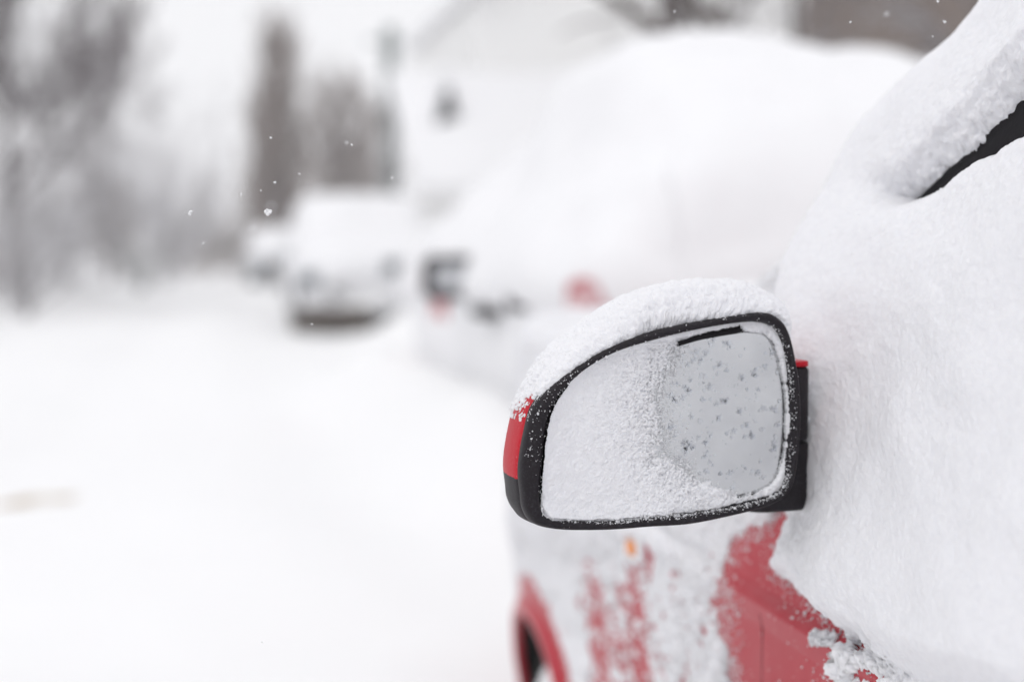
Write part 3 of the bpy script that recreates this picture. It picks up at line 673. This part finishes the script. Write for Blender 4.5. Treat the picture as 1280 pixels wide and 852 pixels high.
    pos = P.reshape(-1, 3)[sel]+nr_.reshape(-1, 3)[sel]*.0004; sz = rs.gamma(2.0, .00032, len(sel))+.0003
    c1 = crumbs(pos, sz, 1)
    cl = []                                # the fallen clump on bare paint, plus lone grains
    uc, vc = u.ravel(), v.ravel()
    cand = np.flatnonzero((np.hypot((uc-1030)/1.4, vc-797) < 9+4*n2.ravel()))
    s2 = rs.choice(cand, 260); cl.append(crumbs(P.reshape(-1, 3)[s2]+nr_.reshape(-1, 3)[s2]*.0012+rs.normal(0, .0006, (260, 3)), rs.gamma(3, .0004, 260)+.0005, 2))
    cand = np.flatnonzero((sB.ravel() < -4) & (vc < 860) & (uc > 950) & (Y.ravel() > .85)); s3 = rs.choice(cand, 70); cl.append(crumbs(P.reshape(-1, 3)[s3], rs.gamma(1.5, .0003, 70)+.0002, 3))
    cand = np.flatnonzero((np.abs(dS.ravel()) < 8) & (vc < 260) & (vc > -30)); s4 = rs.choice(cand, 300); cl.append(crumbs(P.reshape(-1, 3)[s4]+nr_.reshape(-1, 3)[s4]*.001, rs.gamma(2, .0003, 300)+.0003, 5))
    # loft on the blanket's skyline
    V, Fc = merge([(V, Fc), c1]+cl)
    tag(mesh_obj('snow_blanket', V, Fc, M['snow_near']), 'thick snow plastered over the window, door and wing of the red car', 'snow', kind='stuff')
snow_side()
# the seal strip itself (black), a raised moulding following the pillar
def strip():
    pts_u = np.array([1140, 1160, 1200, 1240, 1275, 1320, 1380]); top = np.array([262, 240, 192, 152, 112, 64, 0]); bot = np.array([268, 262, 240, 208, 182, 150, 108])
    rows = []
    for a in np.linspace(0, 1, 60):
        uu = np.interp(a, np.linspace(0, 1, 7), pts_u); t = np.interp(uu, pts_u, top)-6; b_ = np.interp(uu, pts_u, bot)+8; r = []
        for k in np.linspace(0, 1, 14):
            vv = t+(b_-t)*k; d = ray(uu, vv); s = 1.1
            for _ in range(25):
                p_ = CP+d*s; s += (side_x(0.5, p_[2])-.006-p_[0])/d[0]
            r.append(CP+d*s+np.array([-1, 0, .3])*(.004*math.sin(k*math.pi)+.003*(math.exp(-((k-.35)/.06)**2))))
        rows.append(r)
    P = np.array(rows); mesh_obj('window_seal', P.reshape(-1, 3), gridf(60, 14), M['rubber'], red)
strip()
# roof and bonnet snow of the red car (coarser, mostly out of the picture)
def topsnow():
    parts = []
    X, Y = np.meshgrid(np.linspace(0, 1, 70), np.linspace(1.56, 2.84, 70), indexing='ij')
    lx = XC-halfw(Y)+.09; Xw = lx+(2*(XC-lx))*X; e = 1-(2*X-1)**8; e2 = sst(2.84, 2.70, Y)
    Z = ztopb(Y)-.02+.15*e**.5*np.sqrt(e2+1e-6)*(.25+.75*sst(1.60, 1.95, Y))*(1+.12*fbm(np.stack([Xw, Y, X*0], -1), 2.5, 3, 4))
    parts.append((np.stack([Xw, Y, Z], -1), gridf(70, 70, flip=True)))
    X, Y = np.meshgrid(np.linspace(0, 1, 70), np.linspace(-1.0, 1.12, 90), indexing='ij'); lx = float(side_x(0, 1.27)); Xw = lx+.02+(2*(XC-lx)-.04)*X
    e = np.clip(1-(2*X-1)**8, 0, 1)**.5*np.clip(1-np.abs((Y-.06)/1.06)**10, 0, 1)**.5
    Z = 1.24+.20*e*(1+.1*fbm(np.stack([Xw, Y, X*0], -1), 2.2, 3, 6)); parts.append((np.stack([Xw, Y, Z], -1), gridf(70, 90, flip=True)))
    t = np.linspace(0, math.pi, 24); q = np.linspace(0, 2*math.pi, 36); A, B = np.meshgrid(t, q, indexing='ij'); E = np.stack([.61+.07*np.sin(A)*np.cos(B), 2.25+.13*np.sin(A)*np.sin(B), .15+.16*np.cos(A)], -1); E = E+.02*fbm(E, 14, 3, 2)[..., None]
    parts.append((E, gridf(24, 36)))
    V, f = merge(parts); tag(mesh_obj('snow_layer', V, f, M['snow']), 'deep snow lying on the bonnet and roof of the red car', 'snow', kind='stuff')
topsnow()

# ================================================================== the wing mirror
MO = CP+ray(812., 512.)*1.14
BET = math.radians(6); eX = np.array([math.cos(BET), math.sin(BET), 0]); eZ = np.array([0, 0, 1.0]); eW = np.array([-math.sin(BET), math.cos(BET), 0])
def loc2(u, v, wv=0.0):               # pixel -> local (x, y) on the mirror plane at depth wv
    d = ray(u, v); o = CP-(MO+eW*wv); s = -(o@eW)/(d@eW); p = CP+d*s[..., None]-MO-eW*wv
    return np.stack([p@eX, p@eZ], -1)
def wld(x, y, wv): return MO+eX*np.asarray(x)[..., None]+eZ*np.asarray(y)[..., None]+eW*np.asarray(wv)[..., None]
def zp(l): a = np.array(l, float); return 600+a[:, 0]/2.434, 330+a[:, 1]/2.434
OUT = [(125, 640), (131, 700), (137, 745), (160, 785), (205, 803), (280, 810), (400, 808), (510, 800), (630, 792), (750, 768), (850, 742), (910, 715), (945, 675), (962, 600), (971, 480), (969, 380), (957, 290), (937, 210), (912, 168), (870, 146), (800, 150), (700, 165), (600, 185), (500, 210), (430, 235), (370, 262), (300, 305), (240, 350), (190, 400), (160, 445), (143, 510), (130, 580)]
INN = [(183, 700), (187, 745), (205, 768), (245, 778), (400, 783), (520, 772), (650, 762), (780, 740), (870, 715), (920, 685), (940, 600), (951, 500), (949, 400), (936, 300), (916, 222), (892, 190), (850, 176), (790, 178), (700, 192), (600, 213), (500, 240), (420, 265), (350, 300), (290, 345), (243, 400), (217, 450), (200, 520), (190, 620)]
GLS = [(196, 690), (205, 745), (260, 762), (400, 765), (520, 752), (650, 735), (760, 712), (830, 697), (882, 674), (907, 646), (925, 590), (934, 520), (936, 430), (927, 360), (911, 288), (891, 235), (862, 211), (800, 207), (700, 222), (600, 243), (500, 262), (420, 285), (350, 320), (290, 365), (250, 415), (225, 470), (210, 540), (200, 620)]
CREST = [(112, 470), (118, 410), (150, 350), (190, 288), (250, 230), (320, 178), (400, 125), (480, 88), (580, 60), (660, 50), (740, 52), (810, 65), (860, 90), (900, 128), (935, 180), (955, 250)]
NT = 1080
def polar(pts, wv):
    q = loc2(*zp(pts), wv); q = cr(q, 900, True); th = np.arctan2(q[:, 1], q[:, 0]); r = np.hypot(q[:, 0], q[:, 1]); o = np.argsort(th); th, r = th[o], r[o]
    return lambda t: np.interp(t, np.concatenate([th-2*math.pi, th, th+2*math.pi]), np.concatenate([r, r, r]))
rO, rI, rG = polar(OUT, .004), polar(INN, .004), polar(GLS, .012)
TH = np.linspace(-math.pi, math.pi, NT, endpoint=False); ct, st_ = np.cos(TH), np.sin(TH)
def ring(r, wv): return wld(r*ct, r*st_, np.full(NT, wv) if np.isscalar(wv) else wv)
o_, i_ = rO(TH), rI(TH)
mir = tag(mesh_obj('wing_mirror', np.stack([ring(i_*.985, .020), ring(i_*.992, .014), ring(i_, .006), ring(i_+(o_-i_)*.10, .0018), ring(i_+(o_-i_)*.3, -.0008), ring(i_+(o_-i_)*.6, -.0012), ring(i_+(o_-i_)*.85, .0008), ring(o_-.0006, .004), ring(o_, .008), ring(o_, .013), ring(o_-.0012, .0155), ring(o_-.004, .016)]).reshape(-1, 3),
          gridf(12, NT, closed=True, flip=True), M['plastic'], red), 'wing mirror with black rim, snow packed over the left half of its glass')
def shellr(wv): return o_*np.interp(wv, [.014, .02, .035, .055, .075, .090, .100, .108], [.994, 1.004, 1.008, .985, .90, .74, .50, .02])
ws_ = [.0140, .017, .02, .025, .03, .037, .045, .055, .065, .075, .083, .09, .096, .1, .104, .108]
SH = np.stack([ring(shellr(q)-(.0005 if q < .016 else 0), q) for q in ws_])
ycut = float(loc2(np.array([628.]), np.array([597.]), .03)[0, 1])
cutm = (SH[..., 2] - MO[2]) > (ycut-.0 + (SH@eX-MO@eX+.12)*.10)
f_up = gridf(len(ws_), NT, cutm, True, True); f_lo = gridf(len(ws_), NT, ~cutm, True, True)
f_all = gridf(len(ws_), NT, None, True, True); fu = cutm.ravel()[f_all].sum(1) >= 2
v_, f_ = compact(SH.reshape(-1, 3), f_all[fu]); mesh_obj('painted_cap', v_, f_, M['red_frost'], mir)
v_, f_ = compact(SH.reshape(-1, 3)*1.0, f_all[~fu]); mesh_obj('lower_housing', v_, f_, M['plastic'], mir)
# glass and its dark carrier
g_ = rG(TH)
def disc(name, r, wv, mt, par, edge=.0015):
    c = wld(np.zeros(NT), np.zeros(NT), np.full(NT, wv)); P = np.stack([c, ring(r*.5, wv), ring(r*.97, wv), ring(r-.0003, wv), ring(r, wv+.0004), ring(r, wv+edge)])
    return mesh_obj(name, P.reshape(-1, 3), gridf(6, NT, closed=True), M[mt], par)
disc('glass_carrier', g_+.0017, .0128, 'rubber', mir, .004); disc('mirror_glass', g_, .0120, 'mirror', mir, .002)
disc('housing_back', i_*.995, .0190, 'plastic', mir)
# carrier rib peeping out above the glass
m = MB(); q0 = loc2(np.array([600+602/2.434, 600+690/2.434, 600+790/2.434]), np.array([330+240/2.434, 330+214/2.434, 330+196/2.434]), .010); m.tube(wld(q0[:, 0], q0[:, 1]-.0008, np.full(3, .0105)), .0021, 8)
m.tube(wld(q0[1:, 0], q0[1:, 1]+.0016, np.full(2, .0105)), .0016, 8); m.build('carrier_rib', M['rubber'], mir)

# stalk between mirror and door
def stalk():
    def sec(u0, u1, v0, v1, wv, s=0.0): return (u0, u1, v0, v1, wv)
    rows = []
    aL = loc2(np.array([978., 978.]), np.array([452., 628.]), .045); z1, z0 = aL[0, 1], aL[1, 1]; x0 = aL[0, 0]
    mb = MB(); tp = MB(); ft = MB()
    pts = []
    def blk(mb, zA, zB, xa, xb, wa, wb, wa2=None):
        n = 24; t = np.linspace(0, 2*math.pi, n, endpoint=False); sq = lambda q: np.sign(q)*np.abs(q)**.5
        R = []
        for k, s in ((0, .0), (0, .93), (.04, 1), (.96, 1), (1, .93), (1, 0)):
            z = zA+(zB-zA)*k; cx_, cw = (xa+xb)/2, (wa+wb)/2
            R.append(wld(cx_+(xb-xa)/2*s*sq(np.cos(t)), np.full(n, z), cw+(wb-wa)/2*s*sq(np.sin(t))))
        mb.add(np.array(R).reshape(-1, 3), gridf(6, n, closed=True))
    xd = float(loc2(np.array([999.]), np.array([540.]), .055)[0, 0])
    blk(mb, z0+.055, z1-.004, x0-.02, xd, .030, .085); mb.build('mirror_arm', M['plastic'], mir)
    blk(tp, z1-.0035, z1+.001, x0-.02, xd-.001, .029, .086); tp.build('arm_cap', M['red_frost'], mir)
    blk(ft, z0-.006, z0+.053, x0-.035, xd+.006, .034, .098); ft.build('arm_foot', M['plastic'], mir)
    bk = MB(); blk(bk, z0-.003, z0+.040, xd-.02, xd+.09, .07, .11); bk.build('door_bracket', M['rubber'], mir)
stalk()

# snow cap on the housing ------------------------------------------------
def snow_cap():
    nt_, nw = 1300, 150
    q = cr(loc2(*zp(CREST), .040), 800); thc = np.unwrap(np.arctan2(q[:, 1], q[:, 0])); rc = np.hypot(q[:, 0], q[:, 1]); o = np.argsort(thc); thc, rc = thc[o], rc[o]
    t = np.linspace(thc[0]-.0, thc[-1]+0.0, nt_); ta = (t+math.pi) % (2*math.pi)-math.pi
    ro = rO(ta); H = np.maximum(np.interp(t, thc, rc)-ro*1.0, .0005)
    wv = np.concatenate([np.linspace(-.0040, .012, 60), np.linspace(.012, .105, nw-59)[1:]]); T, Wv = np.meshgrid(t, wv, indexing='ij')
    base = np.interp(wv, [-.006, -.0012, .004, .008, .02, .035, .055, .075, .090, .105], [.94, .965, .995, 1.0, 1.004, 1.008, .985, .90, .74, .45])
    RB = ro[:, None]*base[None]
    RB = np.where(Wv < .008, ro[:, None]-np.clip(.008-Wv, 0, 1)**1.0*.30, RB)
    f = np.clip((Wv+.004)/.044, 0, 1); front = np.sin(f*math.pi/2)**.55; back = np.sqrt(np.clip(1-(np.clip(Wv-.040, 0, 1)/.068)**2, 0, 1))
    secn = np.where(Wv < .04, front, back)
    P0 = wld(RB*np.cos(T), RB*np.sin(T), Wv)
    n1 = fbm(P0, 55, 4, 41, .6); n2 = fbm(P0, 260, 3, 42, .7); n3 = fbm(P0, 22, 3, 43); n4 = fbm(np.stack([T*18, T*0, T*0], -1), 1, 4, 44, .6)
    n5 = fbm(np.stack([T*.12*1, T*0+3, T*0], -1), 900, 3, 46, .7)
    a0 = thc[-1]; left = sst(a0-.0, a0-.42, T)           # thins out over the red part at the left
    endr = sst(thc[0], thc[0]+.30, T)
    start = .0042+.0016*n1+.0016*n2+.0014*n3 + .006*(1-left)
    rise = 1-np.exp(-np.clip(Wv-.0030-.0014*n3-.006*(1-left), 0, None)/.0035)
    rise = rise*(1-np.exp(-np.clip(Wv-start, 0, None)/.0014))
    h = (H[:, None]*secn+.002)*rise*endr
    thin = .006*(n1*.9+n2*.5+.25)
    lw = sst(a0-.06, a0-.85, T)
    h = h*lw**.5 + thin*(1-lw)*.5
    h = h+.0004*n1*np.clip(h/.004, 0, 1)+.0010*n3*np.clip(h/.01, 0, 1)
    bare = (Wv < start) | (h < .0004)
    h = np.where(bare, -.0016, h)
    R = RB+h
    S = wld(R*np.cos(T), R*np.sin(T), Wv-.0018*np.clip(h/.004, 0, 1)*(Wv < .01))
    S = S+(vdisp(S, 120, .0013, 170)+vdisp(S, 300, .0006, 180))*sst(.0, .004, h)[..., None]
    keep = ~bare; kk = keep.copy(); kk[1:] |= keep[:-1]; kk[:-1] |= keep[1:]; kk[:, 1:] |= keep[:, :-1]; kk[:, :-1] |= keep[:, 1:]
    V, Fc = compact(S.reshape(-1, 3), gridf(nt_, len(wv), kk))
    rs = np.random.RandomState(9); parts = [(V, Fc)]
    # grains along the ragged front lip and over the crest
    n = 1500; tt_ = rs.uniform(t[0]+.08, t[-1]-.01, n); tb = (tt_+math.pi) % (2*math.pi)-math.pi
    stt = np.interp(tt_, t, start[:, 30]); wq = stt+rs.normal(.0, .0014, n)+.0004; rr = rO(tb)-np.clip(.008-wq, 0, 1)*.30-np.abs(rs.normal(0, .0008, n))
    parts.append(crumbs(wld(rr*np.cos(tt_), rr*np.sin(tt_), np.maximum(wq, -.0012)-.0006), rs.gamma(1.8, .00016, n)+.00014, 11))
    # a few grains on the rim face and the red end
    n = 220; tb = rs.uniform(-math.pi, math.pi, n); k = rs.uniform(0, 1, n)**.6*rs.choice([0, 1], n, p=[.8, .2]); rr = rI(tb)+(rO(tb)-rI(tb))*(k*.8+.02+.25*rs.uniform(0, 1, n)**2)
    parts.append(crumbs(wld(rr*np.cos(tb), rr*np.sin(tb), np.full(n, -.0009)), rs.gamma(1.6, .00013, n)+.00012, 13))
    n = 130; tb = rs.uniform(math.pi*.86, math.pi*1.12, n); tb = (tb+math.pi) % (2*math.pi)-math.pi; k = rs.uniform(0.1, 1, n); rr = rI(tb)+(rO(tb)-rI(tb))*k
    parts.append(crumbs(wld(rr*np.cos(tb), rr*np.sin(tb), np.full(n, -.0008)), rs.gamma(1.6, .00016, n)+.00012, 14))
    V, Fc = merge(parts)
    n = 700; zz_ = rs.uniform(-.062, .020, n); xx_ = float(loc2(np.array([999.]), np.array([540.]), .055)[0, 0])+np.abs(rs.normal(0, .0022, n))*(1+2*(zz_ < -.04)); V2, F2 = crumbs(wld(xx_, zz_, rs.uniform(.045, .085, n)), rs.gamma(2, .0007, n)+.0004, 15); V, Fc = merge([(V, Fc), (V2, F2)])
    tag(mesh_obj('snow_cap', V, Fc, M['snow_near']), 'curved snow cap resting on top of the wing mirror', 'snow', kind='stuff')
snow_cap()

# snow packed on the glass -----------------------------------------------
CLEAR = [(598, 236), (640, 222), (680, 208), (735, 198), (790, 188), (804, 200), (815, 206), (860, 207), (891, 234), (910, 288), (925, 360), (934, 430), (932, 520), (923, 592), (906, 645), (881, 673), (832, 697), (800, 703), (770, 690), (722, 680), (690, 660), (650, 640), (618, 610), (585, 585), (560, 560), (552, 500), (545, 450), (540, 400), (558, 340), (585, 290), (597, 250)]
def snow_glass():
    step = .0005; bb = loc2(*zp(INN), .01); x0, y0 = bb.min(0)-.002; x1, y1 = bb.max(0)+.002
    X, Y = np.meshgrid(np.arange(x0, x1, step), np.arange(y0, y1, step), indexing='ij'); P0 = wld(X, Y, X*0+.0118); u, v = proj(P0)
    zu, zv = (u-600)*2.434, (v-330)*2.434
    d = polysd(zu, zv, CLEAR); rr = np.hypot(X, Y); ta = np.arctan2(Y, X); inn = rI(ta)-rr
    n1 = fbm(P0, 90, 4, 61, .62); n2 = fbm(P0, 380, 3, 62, .7); n3 = fbm(P0, 30, 3, 63)
    soft = sst(720, 600, zu)*sst(215, 260, zv)+.35*sst(680, 720, zv)*(zu < 860)            # the ragged, feathery side
    soft = np.clip(soft, 0, 1)
    n6 = fbm(P0, 850, 2, 66); dd = d+soft*(26*n1+16*n3+30*n2+38*n6)+(1-soft)*(3*n1+3*n2+1.5)
    tmax = np.where(soft > .5, .006, .0042)+.0045*sst(300, 200, zu)*.6+.0010*n3
    # fill towards the rim like blown snow
    tmax = tmax+.004*np.exp(-inn/.006)*sst(600, 500, zu)
    k_ = 110*soft+4*(1-soft)
    h = tmax*(1-np.exp(-np.clip(dd, 0, None)/k_))+.00025*n1+.0002*n2
    h = h - .0035*sst(.0022, .0, inn+.0012*n1)*(zv > 690)*1.0       # frays at the lower rim
    bare = (dd < 0) | (h < .0003)
    h = np.where(bare, -.0008, h)
    keep = ~bare & (inn > -.0012+.0012*n1)
    S = wld(X, Y, .0118-h); S = S+(vdisp(S, 220, .00018, 270)+vdisp(S, 500, .00012, 280))*sst(.0, .002, h)[..., None]
    kk = keep.copy(); kk[1:] |= keep[:-1]; kk[:-1] |= keep[1:]; kk[:, 1:] |= keep[:, :-1]; kk[:, :-1] |= keep[:, 1:]; kk &= inn > -.002
    V, Fc = compact(S.reshape(-1, 3), gridf(S.shape[0], S.shape[1], kk))
    rs = np.random.RandomState(17); parts = [(V, Fc)]
    xr_, yr_ = X.ravel(), Y.ravel()
    flat = dict(dd=dd.ravel(), inn=inn.ravel(), zu=zu.ravel(), zv=zv.ravel(), d=d.ravel())
    c1 = np.flatnonzero((np.abs(flat['dd']) < 10) & (flat['inn'] > 0)); s = rs.choice(c1, 1500); parts.append(crumbs(S.reshape(-1, 3)[s]-eW*.0003, rs.gamma(1.6, .00012, 1500)+.0001, 21))
    c1 = np.flatnonzero((flat['d'] > -95) & (flat['d'] < 10) & (soft.ravel() > .5) & (flat['inn'] > .001)); pr = np.exp(flat['d'][c1]/28.); pr /= pr.sum(); s = rs.choice(c1, 2600, True, pr); parts.append(crumbs(wld(xr_[s], yr_[s], np.full(2600, .0116)), rs.gamma(1.6, .00010, 2600)+.00008, 25))
    c1 = np.flatnonzero((flat['d'] > 5) & (np.abs(flat['inn']) < .0022) & (flat['zv'] > 640)); s = rs.choice(c1, 1200); parts.append(crumbs(wld(X.ravel()[s], Y.ravel()[s], .004+rs.uniform(-.004, .003, 1200)), rs.gamma(1.8, .00016, 1200)+.00014, 22))
    c1 = np.flatnonzero((flat['d'] > 3) & (np.abs(flat['inn']) < .0015) & (flat['zu'] > 860)); s = rs.choice(c1, 400); parts.append(crumbs(wld(X.ravel()[s], Y.ravel()[s], .004+rs.uniform(-.003, .004, 400)), rs.gamma(1.8, .00016, 400)+.00014, 23))
    V, Fc = merge(parts)
    tag(mesh_obj('packed_snow', V, Fc, M['snow_near']), 'snow packed over the left part and round the edge of the mirror glass', 'snow', kind='stuff')
    # melting flakes on the clear glass
    rs = np.random.RandomState(33); cand = np.flatnonzero((flat['d'] < -10) & (flat['zv'] > 222) & (flat['zu'] > 575)); vv, ff = [], []
    xr, yr = X.ravel(), Y.ravel(); n = 0
    th = np.linspace(0, 2*math.pi, 14, endpoint=False)
    def lens(cx_, cy_, r, hh, el, an):
        nonlocal n
        R = []
        wob = 1+.18*np.sin(3*th+rs.uniform(0, 6))+.10*np.sin(5*th+rs.uniform(0, 6))
        for k, z in ((1, -.0001), (.92, .45), (.7, .8), (.4, .97), (.02, 1)):
            x = r*k*wob*np.cos(th)*el; y = r*k*wob*np.sin(th)
            R.append(wld(cx_+x*math.cos(an)-y*math.sin(an), cy_+x*math.sin(an)+y*math.cos(an), .0119-hh*z*np.ones(14)))
        vv.append(np.array(R).reshape(-1, 3)); ff.append(gridf(5, 14, closed=True)+n); n += 70
    wts = 1+1.5*sst(700, 560, flat['zu'][cand]); wts /= wts.sum()
    for c in rs.choice(cand, 210, p=wts):
        kind = rs.uniform(); cx_, cy_ = xr[c], yr[c]
        if kind < .6: r = rs.gamma(3, .00028)+.00035; lens(cx_, cy_, r, r*.13, rs.uniform(.8, 1.3), rs.uniform(0, 3))
        else:
            a0 = rs.uniform(0, 6.28); arms = rs.randint(4, 8); R0 = rs.uniform(.0014, .0036); lens(cx_, cy_, R0*.55, R0*.08, 1, 0)
            for k in range(arms):
                a = a0+k*6.28/arms+rs.normal(0, .25); rr_ = R0*rs.uniform(.4, .8); lens(cx_+rr_*math.cos(a), cy_+rr_*math.sin(a), R0*rs.uniform(.25, .42), R0*.07, rs.uniform(1, 1.7), a)
    tag(mesh_obj('melting_flakes', np.concatenate(vv), np.concatenate(ff), M['drop'], mir), 'melting flakes and beads of water on the mirror glass', kind='stuff')
snow_glass()

HAZE = 0.0028
if HAZE:
    m = bpy.data.materials.new('snowy air'); m.use_nodes = True; t = m.node_tree; t.nodes.clear(); o = t.nodes.new('ShaderNodeOutputMaterial'); pv = t.nodes.new('ShaderNodeVolumePrincipled')
    pv.inputs['Color'].default_value = (.99, .99, 1, 1); pv.inputs['Density'].default_value = HAZE; pv.inputs['Anisotropy'].default_value = .3; t.links.new(pv.outputs[0], o.inputs['Volume'])
    mb = MB(); mb.box((0, 144, 7), (404, 318, 17)); hz = mb.build('haze', m, None, False); tag(hz, 'pale air full of fine falling snow', kind='stuff')
# ------------------------------------------------------------------ falling snowflakes
rs = np.random.RandomState(3)
def flake(u, v, Y, r, label):
    c = at(np.array(float(u)), np.array(float(v)), Y); n = 7
    V, f = crumbs(c+rs.normal(0, r*.45, (n, 3)), rs.uniform(.45, .8, n)*r, int(u)); o = mesh_obj('snowflake', V-c, f, M['snow']); o.location = c
    tag(o, label, 'snowflake', 'snowflakes falling through the air')
flake(335, 264, 1.17, .0026, 'largest sharp snowflake falling in front of the tall poplar')
flake(340, 258, 2.1, .0035, 'blurred round snowflake beside the largest sharp one')
for i, (u, v, Y, r) in enumerate(((238, 266, 1.15, .0013), (338, 172, 1.1, .0008), (343, 228, 1.1, .0009), (440, 181, 1.15, .0008), (433, 178, 1.3, .001), (301, 243, 1.1, .0007), (326, 238, 1.1, .0006), (254, 304, 1.15, .0007), (490, 222, 1.15, .0008),
        (374, 217, 1.2, .0008), (315, 283, 1.6, .0022), (503, 226, 1.2, .0009), (1063, 28, 1.1, .0008), (1181, 28, 1.12, .0012), (1108, 18, 1.3, .0014), (1166, 46, 1.1, .0007), (1172, 2, 1.1, .0009), (843, 15, 1.2, .0009), (390, 405, 1.1, .0006), (116, 316, 1.2, .0008), (150, 265, 1.15, .0005), (327, 802, 1.1, .0007))):
    flake(u, v, Y, r, 'tiny snowflake drifting through the air')
